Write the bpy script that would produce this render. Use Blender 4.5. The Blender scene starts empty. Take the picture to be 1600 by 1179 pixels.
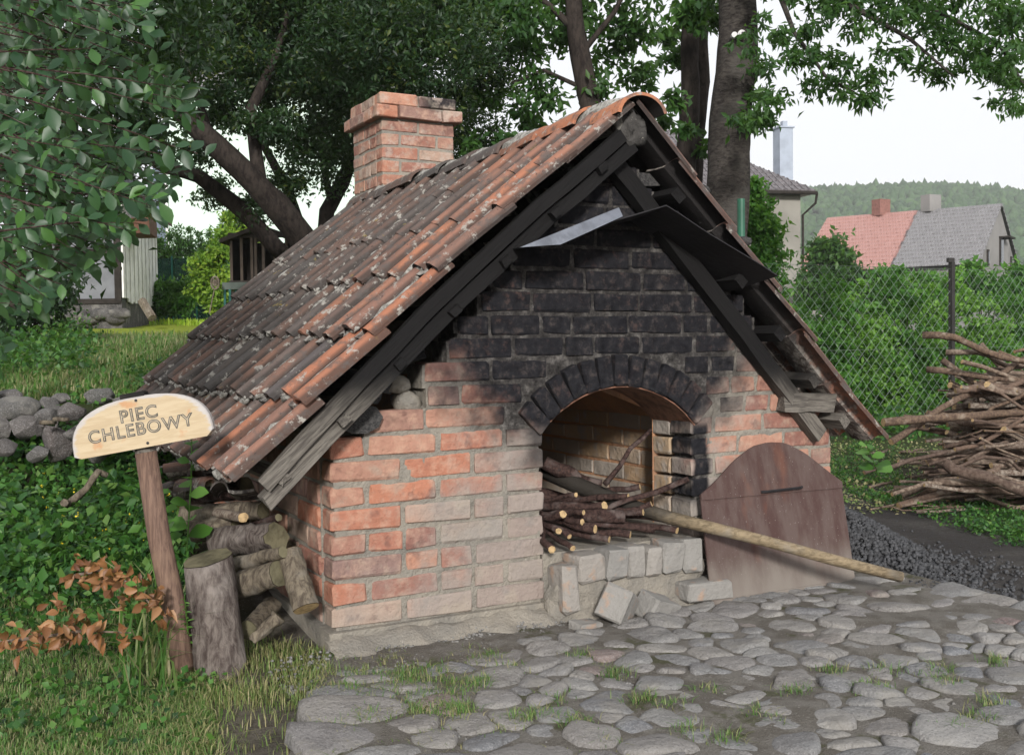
import bpy, bmesh, math, random
import numpy as np
from mathutils import Vector, Matrix, noise
rnd = random.Random(7)
rng = np.random.default_rng(7)
R = math.radians
scene = bpy.context.scene

# ------------------------------------------------------------------ camera, light, exposure
CAM = np.array([-1.115, -3.366, 1.046]); YAW, PIT, ROLL, FPX = .493, .035, -.013, 1645.0
FW = np.array([math.sin(YAW)*math.cos(PIT), math.cos(YAW)*math.cos(PIT), -math.sin(PIT)])
_r = np.array([math.cos(YAW), -math.sin(YAW), 0.0]); _u = np.cross(_r, FW)
RT = _r*math.cos(ROLL) + _u*math.sin(ROLL); UP = -_r*math.sin(ROLL) + _u*math.cos(ROLL)
cam_d = bpy.data.cameras.new('camera'); cam = bpy.data.objects.new('camera', cam_d)
scene.collection.objects.link(cam); scene.camera = cam
cam_d.sensor_width = 36; cam_d.lens = FPX/1600*36; cam_d.clip_start = .05; cam_d.clip_end = 3000
cam.matrix_world = Matrix(((RT[0], UP[0], -FW[0], CAM[0]), (RT[1], UP[1], -FW[1], CAM[1]), (RT[2], UP[2], -FW[2], CAM[2]), (0, 0, 0, 1)))
SUN_EL, SUN_AZ = R(20), R(206)      # azimuth measured clockwise from +y, where the light comes from
world = bpy.data.worlds.new('World'); scene.world = world; world.use_nodes = True
wn = world.node_tree; wn.nodes.clear()
sky = wn.nodes.new('ShaderNodeTexSky'); sky.sky_type = 'NISHITA'; sky.sun_disc = False
sky.sun_elevation = SUN_EL; sky.sun_rotation = SUN_AZ; sky.dust_density = 4.0; sky.air_density = 1.0
wmix = wn.nodes.new('ShaderNodeMixRGB'); wmix.inputs[0].default_value = .86; wmix.inputs[2].default_value = (10.6, 10.7, 11.0, 1)   # thin high overcast over the sky
bg = wn.nodes.new('ShaderNodeBackground'); bg.inputs[1].default_value = .090
wo = wn.nodes.new('ShaderNodeOutputWorld')
wn.links.new(sky.outputs[0], wmix.inputs[1]); wn.links.new(wmix.outputs[0], bg.inputs[0]); wn.links.new(bg.outputs[0], wo.inputs[0])
sd = bpy.data.lights.new('sun', 'SUN'); sd.energy = 4.0; sd.angle = R(7); sd.color = (1, .97, .93)
sun = bpy.data.objects.new('sun', sd); scene.collection.objects.link(sun)
sdir = Vector((math.sin(SUN_AZ)*math.cos(SUN_EL), math.cos(SUN_AZ)*math.cos(SUN_EL), math.sin(SUN_EL)))
sun.rotation_euler = sdir.to_track_quat('Z', 'Y').to_euler()
vs = scene.view_settings; vs.view_transform = 'Standard'; vs.look = 'None'; vs.exposure = 0.25; vs.gamma = 1.0; vs.use_curve_mapping = False

# ------------------------------------------------------------------ helpers
def ray(px, py): return FW + RT*(px-800)/FPX - UP*(py-589.5)/FPX
def dep(px, py, d): return CAM + ray(px, py)*d
def on(px, py, ax, v):
    q = ray(px, py); return CAM + q*(v-CAM[ax])/q[ax]
def sst(a, b, x):
    t = min(1, max(0, (x-a)/(b-a))); return t*t*(3-2*t)
def nz(x, y, z=0., s=1.): return noise.noise(Vector((x*s, y*s, z*s)))

COL = scene.collection
def link(name, me, mats=None, parent=None, loc=None, rot=None):
    o = bpy.data.objects.new(name, me); COL.objects.link(o)
    if mats is not None and me is not None and not me.materials:
        for m in (mats if isinstance(mats, (list, tuple)) else [mats]): me.materials.append(m)
    if parent is not None: o.parent = parent
    if loc is not None: o.location = loc
    if rot is not None: o.rotation_euler = rot
    return o
def tag(o, label=None, cat=None, group=None, kind=None):
    if label: o['label'] = label
    if cat: o['category'] = cat
    if group: o['group'] = group
    if kind: o['kind'] = kind
    return o
def empty(name, loc=(0, 0, 0), label=None, cat=None, group=None, rz=0):
    o = bpy.data.objects.new(name, None); COL.objects.link(o); o.location = loc; o.rotation_euler = (0, 0, rz); o.empty_display_size = .1
    return tag(o, label, cat, group)

class MB:
    def __init__(s): s.v = []; s.f = []; s.m = []
    def add(s, vs_, fs, mi=0):
        b = len(s.v); s.v += [tuple(p) for p in vs_]; s.f += [tuple(b+i for i in f) for f in fs]; s.m += [mi]*len(fs); return s
    def box(s, c, size, M=None, jit=0, mi=0):
        vv = []
        for x in (-.5, .5):
            for y in (-.5, .5):
                for z in (-.5, .5):
                    p = Vector((x*size[0]+rnd.uniform(-jit, jit), y*size[1]+rnd.uniform(-jit, jit), z*size[2]+rnd.uniform(-jit, jit)))
                    if M is not None: p = M @ p
                    vv.append((p.x+c[0], p.y+c[1], p.z+c[2]))
        return s.add(vv, [(0, 1, 3, 2), (4, 6, 7, 5), (0, 4, 5, 1), (2, 3, 7, 6), (0, 2, 6, 4), (1, 5, 7, 3)], mi)
    def tube(s, pts, rad, n=8, mi=0, cap=True, capmi=None, bump=0., seed=0):
        pts = [Vector(p) for p in pts]; b = len(s.v); L = len(pts)
        if not isinstance(rad, (list, tuple)): rad = [rad]*L
        t0 = (pts[1]-pts[0]).normalized(); a = t0.orthogonal().normalized()
        for i, p in enumerate(pts):
            t = (pts[min(i+1, L-1)]-pts[max(i-1, 0)]).normalized(); a = (a-t*a.dot(t)).normalized(); c = t.cross(a)
            for k in range(n):
                w = 2*math.pi*k/n; r = rad[i]*(1+bump*nz(k*1.7+seed, i*.9, seed*3.1))
                s.v.append(tuple(p+(a*math.cos(w)+c*math.sin(w))*r))
        for i in range(L-1):
            for k in range(n):
                s.f.append((b+i*n+k, b+i*n+(k+1) % n, b+(i+1)*n+(k+1) % n, b+(i+1)*n+k)); s.m.append(mi)
        if cap:
            cm = mi if capmi is None else capmi
            s.f.append(tuple(b+k for k in range(n))[::-1]); s.m.append(cm)
            s.f.append(tuple(b+(L-1)*n+k for k in range(n))); s.m.append(cm)
        return s
    def mesh(s, name, smooth=False):
        me = bpy.data.meshes.new(name); me.from_pydata(s.v, [], s.f)
        if any(s.m): me.polygons.foreach_set('material_index', s.m)
        if smooth: me.polygons.foreach_set('use_smooth', [True]*len(s.f))
        me.update(); return me
    def build(s, name, mats, parent=None, smooth=False): return link(name, s.mesh(name, smooth), mats, parent)

def np_mesh(name, V, Fq, tint=None, smooth=False):
    """V (n,3); Fq (m,k) faces of one size."""
    me = bpy.data.meshes.new(name); n = len(V); m, k = Fq.shape
    me.vertices.add(n); me.vertices.foreach_set('co', V.astype(np.float32).ravel())
    me.loops.add(m*k); me.loops.foreach_set('vertex_index', Fq.astype(np.int32).ravel())
    me.polygons.add(m); me.polygons.foreach_set('loop_start', np.arange(0, m*k, k, dtype=np.int32))
    if smooth: me.polygons.foreach_set('use_smooth', np.ones(m, dtype=bool))
    me.update(calc_edges=True)
    if tint is not None:
        a = me.attributes.new('tint', 'FLOAT', 'POINT'); a.data.foreach_set('value', tint.astype(np.float32))
    return me

def unit(a): return a/np.maximum(np.linalg.norm(a, axis=-1, keepdims=True), 1e-9)
def leaf_mesh(name, P, size, up=.4, asp=.45, droop=0., tint=None, dirs=None, fold=.15):
    """one folded four-cornered leaf per point."""
    n = len(P); size = np.broadcast_to(size, (n,))*rng.uniform(.7, 1.25, n)
    D = rng.normal(size=(n, 3)) if dirs is None else dirs + rng.normal(size=(n, 3))*.45
    D[:, 2] -= droop; D = unit(D)
    Nn = rng.normal(size=(n, 3)); Nn[:, 2] += up*2.5; Nn = unit(np.cross(np.cross(D, Nn), D))
    S = unit(np.cross(D, Nn)); l = size[:, None]; w = l*asp
    A = P; B = P+D*l*.45+S*w*.5+Nn*l*fold; Cc = P+D*l; E_ = P+D*l*.45-S*w*.5+Nn*l*fold
    V = np.stack([A, B, Cc, E_], 1).reshape(-1, 3); i = np.arange(n)[:, None]*4
    F = np.concatenate([i+np.array([[0, 1, 2]]), i+np.array([[0, 2, 3]])], 0)
    t = rng.uniform(0, 1, n) if tint is None else tint
    return np_mesh(name, V, F, np.repeat(t, 4))

def blob_points(blobs, n, clump=60, spread=.22, shell=.55):
    """blobs: (centre, radii). Leaves gather in clumps on and inside the crown's lobes."""
    W = np.array([np.prod(b[1])**(2/3) for b in blobs]); W = W/W.sum(); out = []; tn = []
    for (c, r), w in zip(blobs, W):
        m = max(4, int(n*w)); k = max(3, m//clump)
        d = unit(rng.normal(size=(k, 3))); rr = rng.uniform(0, 1, (k, 1))**shell
        cc = np.array(c)+d*rr*np.array(r)
        idx = rng.integers(0, k, m); sp = spread*np.mean(r)*rng.uniform(.5, 1.4, k)[idx][:, None]
        g = rng.normal(size=(m, 3))*sp; g[:, 2] *= .6
        out.append(cc[idx]+g); tn.append(np.clip(rng.uniform(0, 1, k)[idx]*.6+rng.uniform(0, .4, m), 0, 1))
    return np.concatenate(out), np.concatenate(tn)

# ------------------------------------------------------------------ node helper
class NM:
    def __init__(s, name, rough=.9, spec=.2):
        s.m = bpy.data.materials.new(name); s.m.use_nodes = True; s.t = s.m.node_tree; s.t.nodes.clear()
        s.out = s.n('OutputMaterial'); s.b = s.n('BsdfPrincipled'); s.l(s.b.outputs[0], s.out.inputs[0])
        s.b.inputs['Roughness'].default_value = rough; s.b.inputs['Specular IOR Level'].default_value = spec
    def n(s, t): return s.t.nodes.new('ShaderNode'+t)
    def l(s, a, b): s.t.links.new(a, b)
    def put(s, sock, v):
        if v is None: return
        if hasattr(v, 'is_output') or isinstance(v, bpy.types.NodeSocket): s.l(v, sock)
        elif isinstance(v, (tuple, list)) and sock.type == 'RGBA' and len(v) == 3: sock.default_value = (*v, 1)
        else: sock.default_value = v
    def pos(s): return s.n('NewGeometry').outputs['Position']
    def obj(s): return s.n('TexCoord').outputs['Object']
    def rand(s): return s.n('ObjectInfo').outputs['Random']
    def xyz(s, v=None):
        x = s.n('SeparateXYZ'); s.l(v or s.pos(), x.inputs[0]); return x.outputs
    def vadd(s, v, k):
        m = s.n('VectorMath'); m.operation = 'ADD'; s.put(m.inputs[0], v); s.put(m.inputs[1], k); return m.outputs[0]
    def vscale(s, v, sc):
        m = s.n('Mapping'); s.l(v, m.inputs[0]); m.inputs['Scale'].default_value = sc; return m.outputs[0]
    def noise(s, scale, detail=4, rough=.55, v=None, dist=0.):
        t = s.n('TexNoise'); s.l(v if v is not None else s.pos(), t.inputs['Vector']); t.inputs['Scale'].default_value = scale
        t.inputs['Detail'].default_value = detail; t.inputs['Roughness'].default_value = rough; t.inputs['Distortion'].default_value = dist
        return t.outputs['Fac']
    def wave(s, scale, dist, v, detail=3):
        t = s.n('TexWave'); s.l(v, t.inputs[0]); t.inputs['Scale'].default_value = scale; t.inputs['Distortion'].default_value = dist; t.inputs['Detail'].default_value = detail; return t.outputs['Fac']
    def math(s, op, a, b=0.5, c=None, clamp=False):
        m = s.n('Math'); m.operation = op; m.use_clamp = clamp; s.put(m.inputs[0], a); s.put(m.inputs[1], b)
        if c is not None: s.put(m.inputs[2], c)
        return m.outputs[0]
    def step(s, v, a, b, lo=0., hi=1.):
        m = s.n('MapRange'); m.interpolation_type = 'SMOOTHSTEP'; s.put(m.inputs[0], v)
        for i, k in enumerate((a, b, lo, hi)): s.put(m.inputs[i+1], k)
        return m.outputs[0]
    def ramp(s, f, stops):
        r = s.n('ValToRGB'); s.put(r.inputs[0], f); e = r.color_ramp.elements
        while len(e) < len(stops): e.new(.5)
        for q, (p, c) in zip(e, stops): q.position = p; q.color = (*c, 1)
        return r.outputs[0]
    def mix(s, f, a, b, mode='MIX'):
        m = s.n('MixRGB'); m.blend_type = mode; s.put(m.inputs[0], f); s.put(m.inputs[1], a); s.put(m.inputs[2], b); return m.outputs[0]
    def bump(s, h, st=.5, d=.01):
        b = s.n('Bump'); b.inputs['Strength'].default_value = st; b.inputs['Distance'].default_value = d; s.l(h, b.inputs['Height']); s.l(b.outputs[0], s.b.inputs['Normal']); return b
    def color(s, c): s.put(s.b.inputs['Base Color'], c); return s.m

def soot_mask(k):
    X = k.xyz(); x, z = X[0], X[2]
    n = k.noise(9, 4); n2 = k.math('MULTIPLY', k.math('SUBTRACT', n, .5), .45)
    dx = k.math('ABSOLUTE', k.math('SUBTRACT', x, 1.09))
    hw = k.math('ADD', k.math('MULTIPLY', k.math('SUBTRACT', z, .72), .85), .50); n2 = k.math('ADD', n2, k.math('MULTIPLY', k.math('SUBTRACT', k.rand(), .5), .16))
    hw = k.math('ADD', hw, k.step(z, 1.02, 1.22, 0., .6))
    e = k.math('ADD', k.math('SUBTRACT', hw, dx), n2)
    m = k.math('MULTIPLY', k.step(e, -.22, .15), k.step(k.noise(26, 5, .75), .26, .50, .84, 1.))
    m = k.math('MULTIPLY', m, k.step(k.math('ADD', z, k.math('MULTIPLY', n2, .35)), .62, .74))
    jr = k.math('MULTIPLY', k.step(k.math('ABSOLUTE', k.math('SUBTRACT', k.math('ADD', x, k.math('MULTIPLY', n2, .15)), 1.545)), .06, .03), k.math('MULTIPLY', k.step(z, .36, .42), k.step(z, .74, .68)))
    jl = k.math('MULTIPLY', k.step(k.math('ADD', x, k.math('MULTIPLY', n2, .3)), .66, .80), k.math('MULTIPLY', k.math('MULTIPLY', k.step(z, .50, .62), k.step(x, 1.1, 1.0)), .8))
    return k.math('MAXIMUM', m, k.math('MAXIMUM', jr, jl))

def m_brick(name, soot=True, tan=False, grey=False):
    k = NM(name, .92, .15); r = k.rand(); P = k.pos()
    if tan:
        c = k.ramp(r, [(0, (.36, .27, .18)), (.3, (.42, .29, .18)), (.6, (.30, .27, .24)), (.8, (.46, .32, .20)), (1, (.34, .31, .28))])
        c = k.mix(k.step(k.noise(14, 5), .45, .7), c, (.34, .30, .26))
    elif grey:
        c = k.ramp(r, [(0, (.20, .195, .185)), (.6, (.235, .225, .21)), (1, (.27, .245, .22))])
        c = k.mix(k.step(k.noise(16, 4), .56, .7), c, (.30, .22, .17))
    else:
        c = k.ramp(r, [(0, (.36, .155, .10)), (.14, (.31, .14, .10)), (.28, (.22, .11, .09)), (.42, (.37, .20, .145)), (.55, (.30, .17, .13)), (.68, (.21, .14, .125)), (.8, (.42, .17, .10)), (.9, (.34, .24, .19)), (1, (.29, .22, .175))])
        c = k.mix(k.step(k.noise(22, 5, .6), .42, .72), c, k.mix(.5, c, (.50, .33, .24)))
        c = k.mix(k.step(k.noise(11, 3, .6, k.vadd(P, (3, 1, 7))), .55, .68), c, k.mix(.6, c, (.13, .07, .06)))
        if not soot:
            XX = k.xyz(); c = k.mix(k.math('MULTIPLY', k.step(k.math('ADD', XX[2], k.math('MULTIPLY', k.noise(12, 4), .12)), 2.50, 2.55), k.step(XX[0], 1.42, 1.55)), c, (.03, .026, .028)); c = k.mix(k.step(k.noise(10, 5, .65, k.vadd(P, (4, 4, 4))), .50, .62, 0., .6), c, (.42, .34, .29))
        # lime and ash dust that settled low on the wall and beside the mouth
        X = k.xyz(); nn = k.noise(5.5, 5, .62)
        g = k.math('ADD', k.math('MULTIPLY', k.step(X[2], .75, .1), .30), k.math('MULTIPLY', k.step(k.math('ABSOLUTE', k.math('SUBTRACT', X[0], 1.15)), 1.10, .40), .42))
        g = k.math('ADD', k.math('ADD', g, nn), k.math('MULTIPLY', r, .10))
        if soot: c = k.mix(k.step(g, .73, 1.12, 0., .80), c, (.24, .228, .21))
        c = k.mix(k.step(k.noise(7, 5, .65, k.vadd(P, (9, 2, 5))), .52, .68, 0., .55), c, (.31, .265, .215))
    if soot:
        c = k.mix(soot_mask(k), c, k.ramp(k.noise(30, 4), [(.3, (.007, .007, .009)), (.58, (.016, .016, .019)), (.76, (.050, .042, .040))]))
    pit = k.step(k.noise(75, 2, .5, k.vadd(P, (6, 6, 1))), .62, .70); c = k.mix(k.math('MULTIPLY', pit, .10), c, (.08, .06, .05))
    h = k.math('SUBTRACT', k.math('ADD', k.noise(60, 6, .7), k.math('MULTIPLY', k.noise(16, 4), 2.2)), k.math('MULTIPLY', pit, .12)); k.bump(h, .7, .009)
    return k.color(c)

def m_mortar(name, soot=True, base=(.32, .29, .245), base2=(.235, .22, .195)):
    k = NM(name, .97, .08)
    c = k.mix(k.step(k.noise(8, 5), .35, .68), base, base2)
    c = k.mix(k.step(k.noise(90, 2), .66, .78), c, (.42, .39, .34))
    if soot: c = k.mix(soot_mask(k), c, k.ramp(k.noise(22, 5, .7), [(.34, (.018, .017, .017)), (.52, (.058, .054, .052)), (.70, (.17, .16, .15))]))
    k.bump(k.math('ADD', k.noise(110, 5, .75), k.math('MULTIPLY', k.noise(25, 5, .65), 2.)), 1., .010)
    return k.color(c)

def m_stone(name, stops, rough=.85, sc=1., speck=.35):
    k = NM(name, rough, .3); r = k.rand()
    c = k.ramp(r, stops)
    c = k.mix(k.step(k.noise(9*sc, 5, .6), .38, .68), c, k.mix(.45, c, (.13, .12, .115)))
    c = k.mix(k.math('MULTIPLY', k.step(k.noise(170*sc, 2, .5), .5, .66), speck), c, (.34, .33, .33))
    c = k.mix(k.math('MULTIPLY', k.step(k.noise(120*sc, 2, .5, k.vadd(k.pos(), (5, 5, 5))), .56, .7), speck*1.3), c, (.05, .048, .047))
    vo = k.n('TexVoronoi'); vo.feature = 'DISTANCE_TO_EDGE'; vo.inputs['Scale'].default_value = 11*sc; k.l(k.vadd(k.pos(), (0, 0, 0)), vo.inputs['Vector'])
    c = k.mix(k.math('MULTIPLY', k.step(vo.outputs['Distance'], .05, .0), k.step(k.noise(4*sc, 2), .5, .7, 0., .5)), c, (.07, .065, .06))
    c = k.mix(k.step(k.noise(5*sc, 5, .65, k.vadd(k.pos(), (8, 1, 2))), .5, .66, 0., .6), c, (.235, .222, .20))
    k.bump(k.math('ADD', k.noise(95*sc, 5, .75), k.math('MULTIPLY', k.noise(17*sc, 4), 3.)), .8, .010)
    return k.color(c)

def m_wood(name, a, b, axis_scale=(1, 1, 12), rough=.85, obj=True, dark=None):
    k = NM(name, rough, .2); v = k.obj() if obj else k.pos()
    vv = k.vscale(v, axis_scale); f = k.noise(9, 6, .65, vv, .6)
    c = k.mix(k.step(f, .35, .65), a, b)
    if dark: c = k.mix(k.step(k.noise(3.0, 4, .6, v), .45, .68), c, dark)
    k.bump(f, .6, .006); return k.color(c)

def m_bark(name, a, b, sc=1., stretch=(1, 1, .25), patch=None):
    k = NM(name, .95, .1); v = k.vscale(k.pos(), stretch)
    f = k.noise(38*sc, 6, .7, v, .4); g = k.noise(7*sc, 4)
    c = k.mix(k.step(f, .35, .66), a, b); c = k.mix(k.step(g, .5, .7, 0., .6), c, (.22, .20, .17) if patch is None else patch)
    k.bump(f, 1., .012); return k.color(c)

def m_leaf(name, stops, attr=True, trans=.35, rough=.5, back=None):
    k = NM(name, rough, .35)
    if attr:
        a = k.n('Attribute'); a.attribute_name = 'tint'; f = a.outputs['Fac']
    else: f = k.rand()
    c = k.ramp(f, stops)
    c = k.mix(k.step(k.noise(3.5, 3), .35, .7, 0., .35), c, k.mix(.5, c, (.02, .045, .03)))
    if back:
        g = k.n('NewGeometry'); c = k.mix(g.outputs['Backfacing'], c, back)
    k.color(c)
    t = k.n('BsdfTranslucent'); k.l(k.mix(.6, c, (.16, .30, .03), 'ADD'), t.inputs[0]); ms = k.n('MixShader'); ms.inputs[0].default_value = trans
    k.l(k.b.outputs[0], ms.inputs[1]); k.l(t.outputs[0], ms.inputs[2]); k.l(ms.outputs[0], k.out.inputs[0])
    return k.m

def m_plain(name, c, rough=.8, spec=.2, metal=0., var=.15, sc=8., bump=0.):
    k = NM(name, rough, spec); k.b.inputs['Metallic'].default_value = metal
    c2 = tuple(x*(1-var*2) for x in c); cc = k.mix(k.step(k.noise(sc, 5), .35, .7), c, c2)
    if bump: k.bump(k.noise(sc*6, 4), bump, .01)
    return k.color(cc)

M = {}
M['brick'] = m_brick('old_red_brick'); M['brick_plain'] = m_brick('chimney_brick', soot=False)
M['brick_tan'] = m_brick('heat_bleached_brick', soot=False, tan=True); M['brick_grey'] = m_brick('ash_grey_brick', soot=False, grey=True)
M['mortar'] = m_mortar('lime_mortar'); M['mortar_plain'] = m_mortar('pale_mortar', False)
M['mortar_tan'] = m_mortar('burnt_clay_joint', False, (.50, .27, .15), (.38, .22, .14))
M['cobble'] = m_stone('field_cobble', [(0, (.19, .19, .188)), (.2, (.225, .22, .21)), (.4, (.155, .16, .17)), (.55, (.24, .228, .21)), (.7, (.20, .19, .185)), (.85, (.27, .262, .25)), (.96, (.21, .195, .18)), (1, (.20, .135, .125))])
M['stone'] = m_stone('grey_field_stone', [(0, (.085, .085, .08)), (.5, (.11, .104, .10)), (1, (.075, .062, .058))])
M['dark_stone'] = m_stone('dark_footing_stone', [(0, (.03, .03, .03)), (1, (.05, .045, .04))])

def tile_mat(ridge=False):
    k = NM('clay_ridge_tile' if ridge else 'weathered_clay_tile', .88, .2); r = k.rand(); X = k.xyz(); P = k.pos()
    c = k.ramp(r, [(0, (.40, .155, .085)), (.15, (.25, .125, .09)), (.3, (.11, .092, .086)), (.42, (.35, .145, .085)), (.55, (.17, .125, .11)), (.66, (.075, .072, .078)), (.78, (.36, .165, .10)), (.9, (.22, .115, .09)), (1, (.50, .19, .09))])
    old = k.step(k.math('ADD', X[1], k.math('MULTIPLY', k.noise(3.5, 4), 2.0)), .9, 2.2, 0., .80)
    c = k.mix(old, c, (.062, .058, .054))
    U = k.xyz(k.obj())[1]; pan = k.step(k.math('ADD', U, k.math('MULTIPLY', k.math('SUBTRACT', k.noise(30, 3), .5), .05)), .034, .014)
    pn = k.noise(26, 5, .7, k.vadd(P, (4, 1, 6)))
    if not ridge: c = k.mix(k.math('MULTIPLY', pan, .9), c, k.mix(k.step(pn, .44, .58), (.060, .055, .051), (.33, .31, .28)))
    if not ridge: c = k.mix(k.math('MULTIPLY', k.step(U, .076, .092), .8), c, (.035, .032, .030))  # roll lip darkened for crevice dirt and a painted contact shadow under its edge
    else: c = k.mix(k.step(X[1], .9, .0, 0., .75), c, (.42, .17, .09))
    c = k.mix(k.step(k.noise(16, 5, .65), .48, .66, 0., .7), c, (.085, .078, .074))
    n2 = k.noise(20, 6, .72, k.vadd(P, (2, 9, 4)))
    c = k.mix(k.step(n2, .56, .64, 0., .85), c, (.31, .295, .265))
    c = k.mix(k.math('MULTIPLY', k.step(k.noise(20, 4, .6, k.vadd(P, (7, 3, 1))), .66, .72), k.step(X[1], .0, 1.2, .15, .6)), c, (.24, .18, .05))
    c = k.mix(k.step(k.noise(60, 3, .6, k.vadd(P, (1, 3, 9))), .62, .72, 0., .7), c, (.03, .027, .027))
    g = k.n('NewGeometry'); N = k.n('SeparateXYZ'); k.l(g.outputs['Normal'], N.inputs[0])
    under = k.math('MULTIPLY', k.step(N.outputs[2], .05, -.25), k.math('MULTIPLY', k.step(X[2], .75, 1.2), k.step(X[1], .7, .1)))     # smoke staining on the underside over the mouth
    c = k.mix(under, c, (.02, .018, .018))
    k.bump(k.math('ADD', k.noise(70, 5, .7), k.noise(18, 3)), .8, .006)
    return k.color(c)
M['tile'] = tile_mat(); M['ridge'] = tile_mat(True)
k = NM('lichen_mortar', .97, .05); cc = k.mix(k.step(k.noise(45, 5, .7), .4, .62), (.46, .445, .41), (.20, .19, .17)); k.bump(k.noise(90, 5, .75), 1., .012); M['lichen'] = k.color(cc)

def beam_mat():
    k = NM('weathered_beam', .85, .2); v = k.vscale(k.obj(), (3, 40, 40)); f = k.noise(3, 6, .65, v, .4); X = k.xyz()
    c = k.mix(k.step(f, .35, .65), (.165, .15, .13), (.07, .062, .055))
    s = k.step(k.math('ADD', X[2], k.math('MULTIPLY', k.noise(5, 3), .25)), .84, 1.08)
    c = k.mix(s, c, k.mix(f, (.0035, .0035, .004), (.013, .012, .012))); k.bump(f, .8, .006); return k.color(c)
M['beam'] = beam_mat()
M['charred'] = m_wood('charred_timber', (.075, .072, .07), (.02, .02, .021), (18, 2, 18))
M['sheet_dark'] = m_plain('sooty_sheet_metal', (.022, .021, .023), .55, .4, .3, .2, 6, .2)
M['sheet_bright'] = m_plain('bare_zinc_sheet', (.20, .215, .25), .5, .5, .6, .2, 14, .3)
def rust_mat():
    k = NM('rusty_plate', .7, .3); k.b.inputs['Metallic'].default_value = .15; X = k.xyz(); P = k.pos()
    st = k.noise(14, 5, .65, k.vscale(P, (1, 1, .18)))
    c = k.mix(k.step(st, .36, .66), (.062, .033, .029), (.095, .066, .059))
    c = k.mix(k.math('MULTIPLY', k.step(k.noise(6, 4, .6, k.vadd(k.vscale(P, (1, 1, .35)), (3, 0, 0))), .56, .70), .45), c, (.15, .055, .03))
    c = k.mix(k.step(k.noise(150, 2), .68, .76, 0., .6), c, (.35, .33, .31))
    dust = k.step(k.math('ADD', X[2], k.math('MULTIPLY', k.noise(8, 4, .6, k.vscale(P, (1, 1, .3))), .35)), .42, .16, 0., .85)
    c = k.mix(dust, c, (.20, .178, .155)); k.bump(k.noise(60, 4), .3, .003); return k.color(c)
M['rust'] = rust_mat()
M['copper_rim'] = m_plain('rusted_liner', (.26, .13, .085), .6, .4, .3, .3, 25, .5)
M['soil_line'] = m_plain('soil', (.08, .065, .05), .98, .05, 0, .3, 20, .6)
M['board'] = None
def board_mat():
    k = NM('pale_sign_board', .55, .35); P = k.obj(); f = k.noise(6, 6, .6, k.vscale(P, (2, 14, 14)), .5)
    c = k.mix(k.step(f, .35, .65), (.45, .36, .235), (.39, .30, .185)); X = k.xyz(P)
    c = k.mix(k.step(k.noise(16, 4), .60, .72, 0., .7), c, (.42, .20, .08))
    e = k.math('ADD', k.math('POWER', k.math('DIVIDE', k.math('ABSOLUTE', X[0]), .222), 2.3), k.math('POWER', k.math('MAXIMUM', k.math('DIVIDE', k.math('ADD', X[2], .055), .144), 0.), 2.3)); e = k.math('ADD', e, k.math('MULTIPLY', k.math('SUBTRACT', k.noise(14, 5, .7, k.vscale(P, (1, 3, 3))), .5), .55))
    e2 = k.step(e, .80, .93)
    c = k.mix(e2, c, k.mix(f, (.30, .28, .28), (.50, .47, .44)))
    c = k.mix(k.step(k.noise(20, 5, .7, k.vscale(P, (1, 8, 8))), .62, .70, 0., .7), c, (.33, .30, .28))
    k.bump(f, .3, .003); return k.color(c)
M['board'] = board_mat()
M['letter_dark'] = m_plain('carved_line', (.13, .125, .115), .8, .1, 0, .25, 60)
M['letter_light'] = m_plain('carved_letter_face', (.42, .35, .25), .7, .2, 0, .3, 50)
M['post'] = m_wood('peeled_post', (.18, .115, .085), (.10, .062, .048), (14, 14, 1.2), .75, dark=(.24, .16, .11))
M['bark_stump'] = m_bark('spruce_bark', (.165, .14, .125), (.055, .042, .038), 1.3, (1, 1, .3), (.26, .23, .21))
M['bark_log'] = m_bark('dry_log_bark', (.19, .16, .12), (.07, .056, .044), 1.3, (1, 1, .4))
k = NM('twig_bark', .9, .15); f = k.noise(60, 5, .7)
c = k.mix(k.step(f, .35, .66), k.ramp(k.rand(), [(0, (.24, .19, .15)), (.3, (.15, .10, .075)), (.55, (.30, .26, .22)), (.8, (.18, .125, .085)), (1, (.11, .08, .065))]), k.ramp(k.rand(), [(0, (.10, .075, .06)), (.5, (.09, .06, .045)), (1, (.06, .04, .032))]))
c = k.mix(k.step(k.noise(14, 4), .56, .68, 0., .6), c, (.30, .25, .20)); k.bump(f, .8, .008); M['bark_stick'] = k.color(c)
M['bark_dark'] = m_bark('wet_twig_bark', (.085, .052, .045), (.025, .016, .015), 2, (1, 1, 1), (.17, .14, .13))
M['cut'] = m_plain('fresh_cut_wood', (.48, .34, .18), .8, .2, 0, .22, 60)
M['cut_old'] = m_plain('mossy_cut_wood', (.15, .135, .085), .9, .1, 0, .3, 14, .4)
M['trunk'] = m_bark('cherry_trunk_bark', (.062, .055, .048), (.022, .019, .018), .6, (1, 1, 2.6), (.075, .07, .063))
M['trunk_dark'] = m_bark('dark_trunk_bark', (.042, .034, .029), (.016, .013, .012), .6, (1, 1, .4), (.05, .042, .035))  # dark bark for background trunks and stems
M['coal'] = m_plain('coal', (.060, .061, .066), .6, .4, 0, .3, 30, .5)
k = NM('peeled_pole', .75, .2); X = k.xyz(); along = k.vscale(k.pos(), (14, 14, 40)); f = k.noise(2.2, 6, .65, along, .8)
c = k.mix(k.step(f, .35, .66), (.25, .195, .125), (.13, .10, .062)); c = k.mix(k.step(k.noise(9, 4), .5, .68, 0., .6), c, (.20, .18, .15))
c = k.mix(k.step(k.math('ADD', X[1], k.math('MULTIPLY', f, .1)), -.15, .12), c, (.030, .026, .022)); k.bump(f, .8, .006); M['pole'] = k.color(c)

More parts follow.
